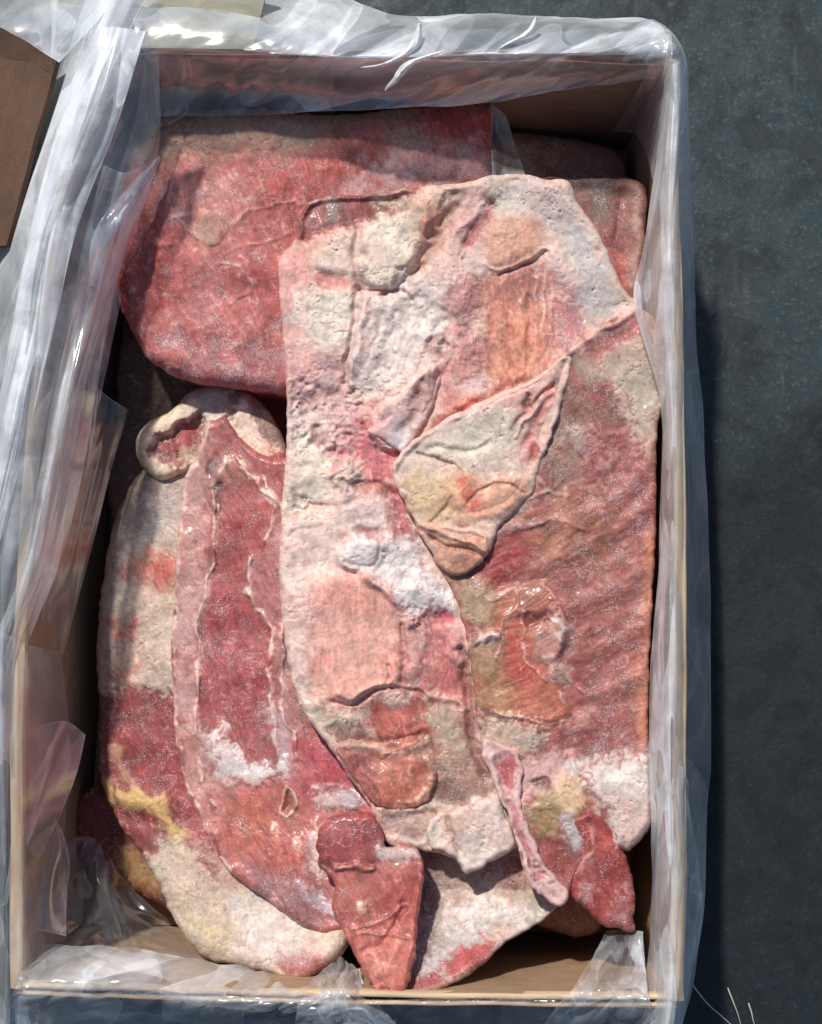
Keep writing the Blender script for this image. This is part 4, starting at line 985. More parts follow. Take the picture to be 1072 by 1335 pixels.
# greenish pale edge at the top right
c.P([(750, 470), (800, 425), (845, 410), (868, 470), (866, 520), (855, 600), (825, 560), (800, 500), (770, 500)], (180, 164, 146), 12, 9, .9, frost=.5)
c.P([(820, 480), (860, 470), (862, 540), (850, 590), (825, 560)], (190, 180, 164), 8, 7, .7, frost=.5)
c.P([(770, 460), (790, 440), (830, 420), (845, 425), (800, 455), (775, 478)], (170, 60, 66), 6, 6, .9, -.8)
c.P([(790, 420), (825, 405), (842, 408), (820, 425), (795, 432)], (204, 130, 132), 5, 5, .8, .8)
c.P([(845, 415), (858, 420), (858, 445), (848, 440)], (220, 206, 176), 4, 4, .8, 1.)
c.P([(745, 470), (770, 500), (800, 520), (780, 590), (740, 640), (700, 660), (715, 590), (735, 520)], (134, 104, 90), 12, 9, .85, -.6, frost=.5)
c.P([(770, 510), (795, 515), (790, 530), (775, 528)], (150, 60, 60), 6, 5, .7)
c.L([(800, 500), (812, 525), (816, 548)], 3, (206, 190, 170), 4, 3, .7, 1.)
c.L([(790, 510), (806, 545), (810, 560)], 3, (110, 92, 78), 4, 3, .7, -1.)
for pts in ([(725, 590), (722, 615), (718, 640)], [(730, 580), (745, 562), (755, 560)], [(742, 575), (760, 590), (765, 605)], [(700, 625), (715, 640), (740, 650)], [(690, 655), (720, 640), (735, 625)], [(760, 540), (775, 565), (800, 580)], [(685, 690), (720, 680), (760, 690)]):
    c.L(pts, 1.4, (206, 182, 162), 2, 3, .6, .9)
c.P([(745, 560), (765, 565), (762, 590), (748, 588)], (180, 172, 164), 5, 5, .6, frost=.7)
c.P([(770, 560), (800, 560), (810, 600), (780, 620), (760, 600)], (146, 66, 66), 10, 8, .7)
c.P([(775, 600), (800, 590), (800, 612), (785, 616)], (208, 164, 160), 3, 6, .6, .6)
c.P([(690, 680), (740, 650), (800, 640), (810, 690), (760, 740), (700, 740)], (158, 108, 76), 16, 12, .7, frost=.4)
c.P([(625, 715), (680, 700), (690, 740), (660, 770), (630, 770), (615, 745)], (146, 52, 50), 7, 6, .9, -1., frost=.15, wet=.6)
c.L([(640, 700), (670, 688), (705, 682)], 4, (190, 136, 132), 4, 5, .7, 1.2, frost=.8)
c.P([(800, 640), (858, 600), (856, 700), (810, 720)], (164, 84, 82), 14, 12, .7, frost=.8)
c.P([(740, 740), (840, 720), (845, 960), (780, 1000), (760, 900), (790, 860), (750, 800)], (160, 96, 88), 18, 14, .7, frost=.6)
c.P([(780, 790), (810, 790), (800, 860), (770, 870), (760, 830)], (140, 70, 60), 10, 8, .7, frost=.4)
c.L([(850, 700), (846, 800), (842, 900), (838, 960)], 9, (206, 138, 104), 6, 4, .7, .6, frost=.3)
c.P([(760, 690), (800, 700), (790, 760), (750, 750)], (140, 92, 60), 10, 8, .6)
# film bubble lower centre
c.P([(640, 780), (680, 765), (715, 765), (732, 800), (740, 830), (725, 870), (735, 900), (745, 930), (720, 945), (680, 940), (640, 930), (620, 900), (630, 850)], (182, 106, 78), 4, 4, .9, 2., frost=.1, wet=.85, rough=.4)
c.P([(645, 840), (690, 830), (700, 880), (680, 900), (655, 880)], (172, 66, 52), 10, 7, .9)
c.P([(675, 770), (715, 768), (728, 800), (700, 805), (670, 800)], (160, 98, 78), 7, 5, .8)
c.P([(595, 762), (640, 765), (645, 800), (640, 815), (600, 812)], (168, 146, 116), 8, 5, .9, 1.6, frost=.2)
c.P([(608, 836), (650, 830), (650, 880), (620, 880), (606, 860)], (164, 138, 106), 8, 5, .9, 1.4, frost=.2)
c.L([(598, 845), (620, 835), (650, 828)], 5, (230, 216, 204), 4, 3, .95, 3.)
c.P([(625, 880), (660, 880), (665, 925), (640, 930), (622, 910)], (170, 138, 96), 8, 6, .8, .4)
for pts, wd in (([(640, 782), (652, 780), (672, 768), (672, 795), (660, 806), (656, 820), (650, 860)], 1.4), ([(650, 775), (690, 758), (715, 768), (728, 790), (735, 806), (748, 824)], 1.5), ([(684, 826), (700, 812), (715, 806), (725, 816), (730, 840)], 1.6), ([(684, 800), (682, 840), (694, 870), (715, 890)], 1.2),
                ([(728, 870), (740, 882), (745, 890), (762, 904)], 1.5), ([(735, 905), (738, 925), (742, 936)], 2.2), ([(642, 930), (680, 938), (720, 948), (738, 942)], 1.5)):
    c.L(pts, wd, (230, 196, 184), 1.4, 1.4, .9, 1.1, frost=.1)
c.P([(680, 808), (715, 800), (725, 810), (700, 815), (686, 826)], (126, 50, 50), 3, 4, .95, -1.8)
c.P([(722, 800), (735, 808), (745, 824), (736, 828), (732, 850), (722, 828)], (216, 212, 208), 3, 3, .9, 1.)
c.P([(694, 830), (712, 818), (728, 835), (732, 856), (712, 866), (696, 856)], (170, 124, 114), 5, 3, .9, 1.4, frost=.1)
c.P([(710, 858), (728, 855), (742, 875), (738, 890), (722, 886)], (190, 162, 150), 4, 3, .9, .8)
c.P([(733, 822), (748, 824), (748, 850), (738, 860)], (104, 88, 92), 5, 5, .8)
c.P([(622, 938), (690, 945), (715, 960), (690, 985), (660, 990), (632, 975)], (206, 186, 162), 6, 6, .95, .8, frost=.7, rough=1.1)
c.specks([(622, 938), (700, 950), (690, 985), (640, 980)], (128, 112, 96), 110, .5, 1.6, 61, .5, -.4)
c.P([(760, 940), (800, 940), (805, 985), (780, 1010), (750, 985)], (156, 76, 72), 10, 8, .7, frost=.8)
c.P([(745, 930), (770, 930), (780, 950), (750, 952)], (190, 140, 130), 4, 4, .7, .8)
# bottom pieces
c.P([(748, 1052), (775, 1048), (800, 1075), (815, 1108), (780, 1125), (750, 1110)], (158, 66, 60), 6, 5, .9, .6)
c.P([(720, 1140), (750, 1120), (752, 1170), (730, 1176)], (130, 70, 66), 5, 5, .8)
c.P([(635, 980), (690, 985), (745, 985), (750, 1020), (700, 1040), (680, 1060), (700, 1150), (720, 1175), (690, 1150), (665, 1060)], (212, 168, 164), 5, 5, .95, .4, frost=.4)
c.P([(648, 985), (668, 980), (676, 1005), (666, 1030), (652, 1020)], (196, 78, 84), 4, 4, .95, -1.)
c.P([(672, 985), (685, 990), (682, 1000), (674, 1000)], (168, 56, 62), 3, 3, .8, -.8)
c.L([(640, 975), (650, 1010), (662, 1060), (680, 1110), (694, 1148)], 3, (232, 210, 200), 2.5, 2.5, .9, 1.6)
c.L([(668, 1050), (676, 1080), (690, 1110), (705, 1140)], 4, (186, 110, 116), 3, 4, .8, -1.4)
c.P([(684, 1140), (715, 1135), (732, 1165), (725, 1178), (700, 1165), (686, 1155)], (190, 160, 172), 4, 5, .9, .6, frost=.5)
c.L([(697, 1020), (712, 1018), (715, 1030)], 3, (90, 44, 44), 2, 3, .9, -2.)
c.L([(672, 1043), (674, 1045)], 2.4, (60, 44, 46), 1.5, 1, .9, -1.5)
c.P([(700, 1040), (750, 1010), (765, 1015), (765, 1050), (750, 1065), (720, 1055), (690, 1070)], (204, 184, 140), 6, 5, .95, 1., frost=.3)
c.P([(695, 1060), (725, 1050), (735, 1070), (720, 1095), (698, 1090)], (152, 138, 88), 7, 5, .85, frost=.3)
c.P([(728, 1070), (750, 1065), (762, 1100), (755, 1115), (735, 1100)], (176, 186, 182), 6, 6, .9, .6, frost=.8)
c.P([(700, 1095), (735, 1100), (752, 1120), (740, 1150), (715, 1145), (705, 1120)], (136, 60, 54), 5, 5, .95, -1.4)
c.P([(752, 998), (790, 1015), (830, 1000), (850, 965), (856, 1040), (850, 1080), (820, 1108), (800, 1080), (775, 1040), (760, 1020)], (222, 212, 204), 7, 7, 1, 2.2, frost=.7)
c.P([(760, 1003), (850, 985), (852, 1030), (800, 1035)], (228, 220, 214), 10, 8, .8, frost=.75)
c.P([(795, 1030), (815, 1035), (845, 1060), (830, 1100), (805, 1075)], (196, 166, 156), 8, 8, .7)
c.P([(765, 1030), (780, 1040), (778, 1055), (768, 1050)], (150, 96, 76), 3, 3, .8, -1.2)
c.L([(748, 985), (760, 1012), (768, 1022)], 2, (214, 130, 120), 2, 2, .8, .8)
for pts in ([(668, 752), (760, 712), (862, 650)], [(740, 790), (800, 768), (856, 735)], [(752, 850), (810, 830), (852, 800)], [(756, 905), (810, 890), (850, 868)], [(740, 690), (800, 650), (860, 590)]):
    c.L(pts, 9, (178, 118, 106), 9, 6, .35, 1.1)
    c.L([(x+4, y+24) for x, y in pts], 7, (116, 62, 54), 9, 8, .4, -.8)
c.specks([(730, 620), (850, 600), (840, 960), (770, 980), (760, 800)], (226, 188, 182), 260, .6, 2.2, 62, .45, .2)
c.specks([(520, 600), (700, 510), (690, 640), (560, 680)], (150, 110, 100), 50, .6, 1.6, 63, .3, -.3)
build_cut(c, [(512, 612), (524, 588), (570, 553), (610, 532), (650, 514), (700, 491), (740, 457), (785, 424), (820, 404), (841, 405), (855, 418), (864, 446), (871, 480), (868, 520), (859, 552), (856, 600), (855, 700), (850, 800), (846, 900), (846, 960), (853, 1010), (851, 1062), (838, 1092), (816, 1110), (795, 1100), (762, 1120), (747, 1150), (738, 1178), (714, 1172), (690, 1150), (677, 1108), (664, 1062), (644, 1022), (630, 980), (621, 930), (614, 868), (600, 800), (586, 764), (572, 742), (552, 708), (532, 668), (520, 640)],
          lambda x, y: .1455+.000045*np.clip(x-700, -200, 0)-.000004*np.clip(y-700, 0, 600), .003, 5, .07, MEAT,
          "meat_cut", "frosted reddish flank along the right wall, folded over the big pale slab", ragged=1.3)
# ---- the fold: a thick pale flap turned over the slab
c = Canvas(505, 455, 750, 765, (216, 194, 178), .35, .2, .7, .2)
c.P([(560, 560), (660, 520), (680, 560), (640, 610), (580, 600)], (206, 202, 186), 10, 7, .85, frost=.4)
c.P([(525, 625), (580, 615), (620, 625), (600, 670), (570, 690), (540, 665)], (208, 176, 130), 9, 7, .85, 1.4)
c.P([(590, 640), (620, 620), (660, 625), (690, 630), (670, 665), (630, 680), (600, 680)], (222, 166, 134), 6, 5, .85, 1.6)
c.P([(598, 630), (610, 628), (622, 650), (632, 668), (618, 674), (606, 650)], (206, 88, 64), 5, 4, .9, -.8)
c.P([(660, 520), (700, 495), (735, 475), (720, 540), (700, 600), (680, 600), (680, 550)], (216, 166, 156), 8, 6, .85)
c.L([(690, 580), (700, 550), (715, 520), (722, 505)], 4, (196, 100, 88), 4, 3, .7, -1.6)
c.L([(668, 562), (680, 545), (700, 522), (725, 500)], 1.5, (150, 96, 90), 1.6, 1.5, .8, -1.8)
c.L([(672, 570), (684, 552), (704, 530), (722, 512)], 1.5, (236, 206, 194), 1.6, 1.5, .7, 1.2)
c.L([(690, 516), (688, 527), (685, 530)], 3, (110, 44, 48), 1.6, 1, .95, -2.)
c.L([(700, 585), (696, 600)], 3.4, (146, 50, 56), 2.5, 2, .9, -1.6)
c.L([(512, 610), (530, 585), (570, 555), (610, 535), (650, 517), (700, 494), (745, 455), (790, 425), (825, 408)], 4.2, (226, 186, 178), 3, 3.5, .9, 2.4, frost=.5)
c.L([(545, 590), (575, 600), (596, 612), (606, 618)], 1.7, (170, 152, 130), 2, 1.5, .7, -2.2)
c.L([(560, 585), (610, 590), (640, 580)], 2.4, None, 4, 3, 1, -1.8)
c.L([(590, 650), (575, 670), (562, 680)], 1.6, (150, 110, 80), 2, 1.5, .8, -2.2)
c.L([(610, 655), (640, 635), (660, 632), (685, 645)], 1.4, (160, 112, 90), 1.8, 2, .7, -1.8)
c.L([(525, 645), (545, 680), (580, 697), (620, 712), (640, 722)], 2.2, (206, 150, 124), 2, 2, .8, 2.)
c.P([(540, 685), (600, 695), (640, 715), (625, 745), (595, 755), (570, 735), (555, 710)], (206, 156, 132), 5, 5, .95, 1.)
c.L([(545, 690), (580, 712), (620, 722), (632, 728)], 1.8, (130, 78, 64), 2, 2, .8, -2.4)
c.L([(575, 690), (610, 692), (635, 702), (638, 720)], 1.6, (226, 172, 148), 2, 1.5, .8, 1.8)
c.P([(590, 735), (612, 728), (625, 740), (615, 756), (596, 752)], (134, 90, 56), 5, 5, .8, -1.)
build_cut(c, [(512, 612), (524, 588), (570, 553), (610, 532), (650, 514), (700, 491), (738, 463), (745, 478), (734, 522), (722, 560), (706, 604), (694, 642), (670, 668), (652, 686), (646, 702), (636, 722), (620, 740), (598, 751), (577, 741), (556, 710), (534, 668), (519, 640)],
          lambda x, y: .1490+.00002*np.clip(x-700, -200, 0), .0035, 6, .12, MEAT,
          "meat_cut", "pale triangular flap with a yellowish creased corner, folded over the middle of the slab", ragged=1.5)
# ---- torn membrane tongue
c = Canvas(470, 470, 580, 600, (214, 178, 174), .35, .3, .5)
c.P([(515, 545), (538, 545), (528, 590), (505, 575)], (212, 208, 212), 6, 5, .8, frost=.5)
c.L([(566, 482), (560, 520), (542, 558), (528, 584)], 2, (236, 206, 192), 1.6, 1, .9, 1.)
c.L([(556, 500), (545, 540), (525, 560)], 5, (164, 118, 108), 5, 3, .6, -1.4)
c.L([(540, 508), (520, 535), (500, 556)], 5, (232, 204, 196), 5, 3, .7, 1.)
build_cut(c, [(478, 562), (496, 548), (520, 526), (545, 502), (569, 476), (574, 494), (566, 526), (552, 552), (540, 570), (529, 592), (514, 584), (500, 574), (488, 568)],
          lambda x, y: .1425-.00003*(x-520), .0035, 5, .12, MEAT,
          "meat_cut", "small pale pink torn tongue of membrane above the tip of the folded flap", ragged=1.6)
# ---- frosted chunk at the slab's lower end
c = Canvas(550, 1035, 680, 1145, (224, 208, 196), .75, .15, 1.1, .3)
c.specks([(600, 1045), (660, 1045), (662, 1090), (610, 1090)], (104, 92, 98), 110, .5, 2., 154, .6, -.4)
c.P([(566, 1066), (606, 1058), (604, 1092), (580, 1098)], (204, 164, 140), 7, 7, .8)
c.L([(584, 1062), (590, 1085), (600, 1110)], 3, (140, 100, 88), 3, 4, .6, -1.6)
build_cut(c, [(566, 1064), (588, 1056), (612, 1048), (634, 1040), (650, 1042), (660, 1066), (668, 1084), (671, 1104), (650, 1116), (632, 1130), (608, 1139), (598, 1124), (580, 1112), (562, 1106), (556, 1086)],
          lambda x, y: .1420, .004, 7, .11, MEAT,
          "meat_cut", "chunky frost-white lump at the lower end of the big pale slab", ragged=2.)
# ---- brown-red torn piece left of it
c = Canvas(430, 955, 580, 1075, (164, 92, 78), .2, .6, .8)
c.P([(490, 1005), (540, 990), (564, 1005), (556, 1040), (520, 1052), (496, 1040)], (190, 112, 82), 7, 7, .8, 1.4, wet=.75)
c.L([(520, 1048), (550, 1042), (566, 1016), (560, 992)], 2.6, (228, 182, 152), 2, 2, .85, 1.)
c.L([(446, 972), (480, 974), (510, 985), (540, 976), (562, 966)], 4, (214, 170, 154), 3, 4, .8, 1.2)
c.P([(432, 955), (500, 955), (500, 975), (440, 985)], (196, 156, 138), 6, 8, .8)
c.P([(540, 955), (580, 960), (580, 1000), (556, 1000)], (168, 146, 128), 6, 8, .8)
c.specks([(440, 965), (570, 965), (560, 1050), (480, 1040)], (222, 176, 160), 40, .8, 3, 156, .6, .4)
c.P([(452, 985), (486, 990), (492, 1030), (470, 1020)], (140, 66, 66), 6, 6, .8)
build_cut(c, [(438, 972), (462, 964), (492, 968), (520, 962), (545, 958), (566, 962), (572, 990), (568, 1020), (556, 1044), (530, 1056), (506, 1054), (488, 1048), (470, 1026), (454, 1002)],
          lambda x, y: .1352+.00002*(y-960), .0015, 5, .11, MEAT,
          "meat_cut", "wet brown-red torn scrap lying on the lower part of the big pale slab", ragged=2.)
# ---- pink and white arm
c = Canvas(620, 950, 750, 1190, (220, 182, 176), .45, .3, .6)
c.P([(646, 986), (664, 982), (674, 1004), (664, 1034), (652, 1022)], (190, 74, 80), 4, 4, .95, -1.2)
c.L([(664, 1046), (674, 1080), (688, 1112), (706, 1142)], 5, (178, 104, 108), 3, 4, .85, -1.4)
c.L([(642, 985), (650, 1020), (662, 1066), (682, 1112), (696, 1146)], 2.6, (236, 214, 204), 2, 2, .9, 1.2)
c.specks([(680, 1100), (710, 1120), (730, 1170), (700, 1160)], (120, 60, 66), 30, 1, 3, 155, .7, -.8)
build_cut(c, [(632, 962), (652, 970), (670, 976), (682, 998), (678, 1030), (682, 1060), (698, 1096), (712, 1130), (730, 1150), (742, 1164), (736, 1180), (718, 1177), (706, 1168), (690, 1152), (677, 1110), (662, 1062), (643, 1020), (630, 984)],
          lambda x, y: .1480-.00001*(y-960), .0035, 6, .11, MEAT,
          "meat_cut", "narrow pink and white arm running down beside the red lobe at lower right", ragged=2.2)
# ---- red lobe bottom right
c = Canvas(735, 1045, 835, 1225, (150, 60, 56), .35, .6, .5)
c.P([(745, 1110), (765, 1110), (775, 1170), (760, 1170), (748, 1140)], (180, 118, 112), 8, 6, .8, frost=.5)
c.P([(770, 1070), (795, 1090), (800, 1110), (775, 1100)], (186, 80, 68), 6, 5, .7)
c.P([(785, 1180), (825, 1165), (825, 1210), (795, 1205)], (176, 92, 88), 6, 8, .7, frost=.8)
c.specks([(745, 1080), (820, 1110), (825, 1205), (760, 1190)], (228, 170, 160), 70, .5, 1.8, 71, .6, .3)
c.L([(772, 1075), (775, 1110), (765, 1125)], 1.6, (210, 150, 140), 2, 2, .7, .8)
build_cut(c, [(745, 1070), (758, 1058), (784, 1062), (800, 1082), (812, 1108), (822, 1132), (827, 1162), (827, 1196), (826, 1212), (806, 1212), (790, 1209), (772, 1194), (757, 1178), (746, 1170), (741, 1150), (752, 1126), (748, 1096)],
          lambda x, y: .148-.00006*(y-1060), .005, 9, .05, MEAT,
          "meat_cut", "smooth dark red tongue-shaped lobe at the lower right corner", ragged=2.)
# ------------------------------------------------------------------ plastic liner
liner = thing("plastic_liner", "crumpled clear plastic liner bag draped over all four rims of the box", "plastic bag")
def cr(p0, p1, p2, p3, t):
    return .5*((2*p1)+(p2-p0)*t+(2*p0-5*p1+4*p2-p3)*t*t+(3*p1-p0-3*p2+p3)*t**3)
def resample(A, n, lin=False):
    """A: (m, ..., k) control rows -> n rows, Catmull-Rom along axis 0"""
    m = len(A); s = np.linspace(0, m-1, n); i = np.minimum(s.astype(int), m-2); t = (s-i)
    t = t.reshape((-1,)+(1,)*(A.ndim-1))
    g = lambda k: A[np.clip(i+k, 0, m-1)]
    if lin: return g(0)*(1-t)+g(1)*t
    return cr(g(-1), g(0), g(1), g(2), t)
def sheet(name, rows, mat, nu=90, nv=90, amp=2.5, fu=4., fv=4., seed=1, fine=.35, edge=.5, hz=1., skew=0., clampz=None, sharp=1., rag=0.):
    """rows: equally long lists of (px, py, z, haze) across the film; crumpled along its normal"""
    A = np.array(rows, float)
    A = resample(A, nv); A = np.swapaxes(resample(np.swapaxes(A, 0, 1), nu), 0, 1)
    W3 = unproj(A[..., 0], A[..., 1], A[..., 2])
    v, u = np.meshgrid(np.linspace(0, 1, nv), np.linspace(0, 1, nu), indexing='ij')
    du = np.gradient(W3, axis=1); dv = np.gradient(W3, axis=0)
    nn = np.cross(du, dv); nn /= np.linalg.norm(nn, axis=-1)[..., None]+1e-12
    uu = u+skew*v
    wu = uu*fu+.5*perlin(uu*fu*.7+3, v*fv*.7, seed+5); wv = v*fv+.5*perlin(uu*fu*.7, v*fv*.7+9, seed+6)
    f1 = perlin(wu, wv, seed); f2 = perlin(wu*1.9+5, wv*1.6, seed+1); f3 = perlin(wu*4.3, wv*2.6+3, seed+2)
    r = (.45-np.sqrt(f1*f1+.0012)*1.7) + .5*f1 + .42*(.4-np.sqrt(f2*f2+.0012)*1.7) + fine*.16*(.4-np.sqrt(f3*f3+.002)*1.7)
    r += .9*perlin(wu*.5, wv*.5, seed+8)
    W3 = W3+nn*(r*amp*1e-3)[..., None]
    if clampz is not None: W3[..., 2] = np.maximum(W3[..., 2], clampz)
    W3[..., 2] = np.maximum(W3[..., 2], .006)
    # where the film doubles over itself it turns abruptly milkier, with a bright bead at the fold
    ply = .42+.5*sst(-.012, .012, f1+.03)+.38*sst(-.01, .01, f2-.1)+.3*sst(-.01, .01, perlin(wu*1.3+11, wv*.8, seed+9)-.12)
    bead = np.exp(-((f1+.03)/.012)**2)*.55+np.exp(-((f2-.1)/.014)**2)*.3
    hzv = np.clip(A[..., 3]*hz*(ply+bead)*(.9+.3*np.clip(r, -.5, .8)), 0.02, 1.6)
    if edge:
        for sl in ((slice(None), 0), (slice(None), -1), (0, slice(None)), (-1, slice(None))): hzv[sl] += edge
    gi = np.arange(nu*nv).reshape(nv, nu)
    Q = np.stack([gi[:-1, :-1].ravel(), gi[:-1, 1:].ravel(), gi[1:, 1:].ravel(), gi[1:, :-1].ravel()], 1)
    me = mesh_np(name, W3.reshape(-1, 3), Q)
    attr(me, "haze", 'FLOAT', hzv.ravel())
    return link(name, me, liner, mat)

# left: the bag bulges over the left rim -- rows run down the box
sheet("side_film", [
    [(60, -40, .12, .9), (130, -30, .17, 1.5), (175, -20, .180, 1.3), (215, 0, .17, .5)],
    [(60, 90, .11, 1.2), (105, 80, .172, 1.6), (150, 70, .172, 1.1), (206, 65, .160, .2)],
    [(0, 290, .09, 1.), (55, 230, .172, 1.3), (115, 200, .168, .9), (206, 200, .132, .15)],
    [(-60, 450, .09, .6), (20, 400, .172, .7), (85, 380, .175, .7), (150, 385, .135, .6)],
    [(-80, 600, .08, .4), (-5, 560, .172, .4), (60, 540, .176, .6), (128, 520, .13, .8)],
    [(-90, 760, .08, .4), (-15, 700, .170, .3), (45, 690, .172, .5), (92, 700, .135, .9)],
    [(-90, 900, .08, .25), (-10, 860, .168, .2), (12, 850, .168, .3), (30, 880, .15, .6)],
    [(-90, 1010, .08, .1), (-10, 1000, .169, .1), (6, 990, .170, .12), (26, 1010, .155, .15)]],
    FILM_MILKY, 260, 420, 3.6, 2.6, 1.5, 11, .1, .6, skew=.8)
sheet("film_fold", [
    [(118, 40, .19, 1.), (150, 35, .196, 1.3), (190, 40, .192, 1.)],
    [(72, 170, .19, 1.), (110, 165, .198, 1.3), (150, 170, .192, .8)],
    [(38, 300, .186, .8), (66, 300, .195, 1.2), (100, 300, .188, .8)],
    [(14, 430, .184, .8), (42, 430, .192, 1.2), (70, 430, .186, .9)],
    [(-12, 570, .18, .7), (12, 570, .186, 1.), (36, 570, .18, .8)],
    [(-40, 720, .178, .6), (-18, 720, .182, .8), (4, 700, .178, .5)]],
    FILM_MILKY, 80, 300, 1.7, 3., 3, 23, .15, .5)
sheet("film_fold", [
    [(135, 215, .165, .8), (165, 225, .160, .9), (207, 205, .132, .8)],
    [(108, 320, .168, .7), (138, 320, .156, 1.2), (172, 300, .130, 1.3)],
    [(92, 410, .168, .8), (118, 410, .162, 1.2), (143, 410, .13, .9)],
    [(76, 500, .165, .9), (96, 500, .175, 1.4), (116, 495, .14, .8)],
    [(52, 610, .165, .8), (74, 610, .172, 1.3), (98, 600, .14, .7)],
    [(28, 740, .165, .9), (50, 735, .172, 1.5), (78, 730, .145, .8)],
    [(-20, 860, .165, .7), (10, 850, .170, .8), (34, 850, .15, .7)],
    [(-60, 990, .165, .3), (-14, 980, .169, .5), (16, 980, .16, .3)]],
    FILM_MID, 90, 300, 1.8, 3., 3.5, 31, .15, .6)
sheet("side_film", [
    [(-90, 820, .08, .4), (-12, 820, .168, .3), (14, 830, .172, .4), (34, 840, .160, .3), (80, 850, .10, .25)],
    [(-90, 960, .08, .4), (-12, 960, .168, .25), (16, 960, .171, .3), (36, 960, .158, .2), (92, 960, .09, .25)],
    [(-90, 1100, .08, .4), (-8, 1100, .168, .3), (18, 1100, .171, .3), (36, 1100, .156, .2), (84, 1110, .09, .2)],
    [(-80, 1230, .08, .4), (-4, 1230, .168, .4), (22, 1230, .171, .4), (38, 1230, .16, .25), (70, 1220, .10, .25)],
    [(-80, 1360, .08, .4), (-4, 1350, .15, .5), (22, 1345, .15, .5), (38, 1345, .15, .5), (70, 1345, .14, .5)]],
    FILM_MID, 160, 360, 1.6, 3., 3., 151, .2, .4, skew=.3, hz=1.2)
# bright turned-back triangle
sheet("film_fold", [
    [(207, 203, .128, 1.5), (208, 204, .128, 1.6), (209, 206, .126, 1.5)],
    [(150, 262, .150, 1.5), (165, 275, .152, 1.7), (190, 262, .126, 1.3)],
    [(120, 310, .155, 1.4), (145, 320, .150, 1.6), (166, 318, .122, 1.4)],
    [(118, 372, .150, .8), (138, 378, .140, 1.), (152, 372, .115, .9)]], FILM_MILKY, 40, 70, 1.6, 3., 4., 41, .5, .5)
# hollow in the top left corner
sheet("film_fold", [
    [(135, 60, .175, .5), (170, 62, .17, .5), (207, 64, .17, .45)],
    [(135, 120, .16, .8), (172, 120, .145, .7), (207, 120, .15, .35)],
    [(120, 180, .15, .9), (165, 190, .13, .6), (207, 180, .135, .3)],
    [(125, 240, .15, .7), (160, 250, .125, .6), (206, 206, .13, .4)]], FILM_MID, 120, 140, 2.4, 3., 3., 47, .3, .5, hz=.38)
sheet("film_fold", [
    [(205, 68, .165, .25), (225, 66, .168, .2), (244, 68, .165, .25)],
    [(206, 100, .14, .4), (228, 105, .135, .25), (250, 100, .145, .4)],
    [(207, 140, .125, .6), (226, 150, .12, .4), (249, 130, .13, .5)],
    [(205, 166, .122, .5), (218, 163, .12, .5), (240, 150, .125, .5)]], FILM_MID, 60, 70, 3., 2.5, 2.5, 53, .5, .5)
# narrow cone of film hanging inside
sheet("film_fold", [
    [(132, 375, .13, .8), (145, 372, .135, .8), (160, 382, .12, .6)],
    [(118, 450, .125, .6), (132, 452, .13, .6), (146, 448, .118, .6)],
    [(114, 540, .12, .6), (121, 540, .122, .6), (128, 536, .115, .6)],
    [(113, 610, .115, .8), (114, 611, .115, .8), (115, 611, .112, .8)]], FILM_MID, 30, 90, 1.2, 2, 3, 59, .4, .6)
# thin inner film down the left wall
sheet("inner_film", [
    [(120, 500, .12, .4), (145, 520, .11, .3), (168, 535, .10, .5)],
    [(92, 620, .13, .6), (118, 620, .11, .3), (146, 610, .095, .5)],
    [(70, 730, .13, .6), (96, 730, .11, .25), (118, 720, .095, .5)],
    [(48, 850, .13, .5), (66, 850, .10, .2), (84, 850, .085, .6)],
    [(40, 950, .12, .3), (56, 940, .10, .2), (66, 930, .08, .6)]], FILM, 70, 200, 1.2, 1.5, 2., 61, .1, 1.6)
# outer flap of film in the very corner
sheet("film_fold", [
    [(-40, -60, .10, .6), (50, -60, .12, .5), (165, -50, .15, .9)],
    [(-40, -10, .135, .7), (40, -5, .15, .5), (150, -2, .175, 1.)],
    [(-40, 10, .165, .6), (22, 46, .165, .5), (76, 80, .178, 1.)]], FILM_MILKY, 70, 60, 2., 3., 2., 67, .4, .5, hz=.75)

# far wall
sheet("end_film", [
    [(150, -60, .13, .5), (300, -60, .13, .5), (400, -40, .11, .8), (500, 14, .13, .7), (620, 18, .13, .6), (740, 20, .13, .6), (852, 24, .12, .8)],
    [(170, 10, .17, .35), (300, 10, .17, .4), (400, 20, .16, .9), (500, 34, .165, .8), (620, 38, .165, .6), (740, 36, .165, .6), (870, 40, .155, .8)],
    [(180, 56, .176, .2), (300, 58, .178, .3), (400, 66, .178, .9), (500, 70, .178, 1.1), (620, 68, .178, 1.), (740, 66, .178, .9), (876, 62, .172, .9)],
    [(190, 75, .168, .12), (300, 78, .168, .15), (400, 82, .17, .5), (500, 82, .172, .7), (620, 80, .17, .5), (740, 78, .17, .5), (872, 80, .166, .6)],
    [(200, 112, .14, .1), (300, 110, .14, .12), (400, 112, .14, .25), (500, 112, .14, .3), (620, 105, .145, .22), (740, 98, .15, .16), (866, 92, .158, .3)],
    [(204, 152, .122, .25), (300, 150, .122, .35), (400, 146, .122, .6), (500, 143, .122, .9), (620, 136, .125, .6), (735, 118, .14, .3), (862, 104, .15, .3)]],
    FILM_MILKY, 560, 150, 3.2, 7., 2.2, 71, .5, .35, skew=.25)
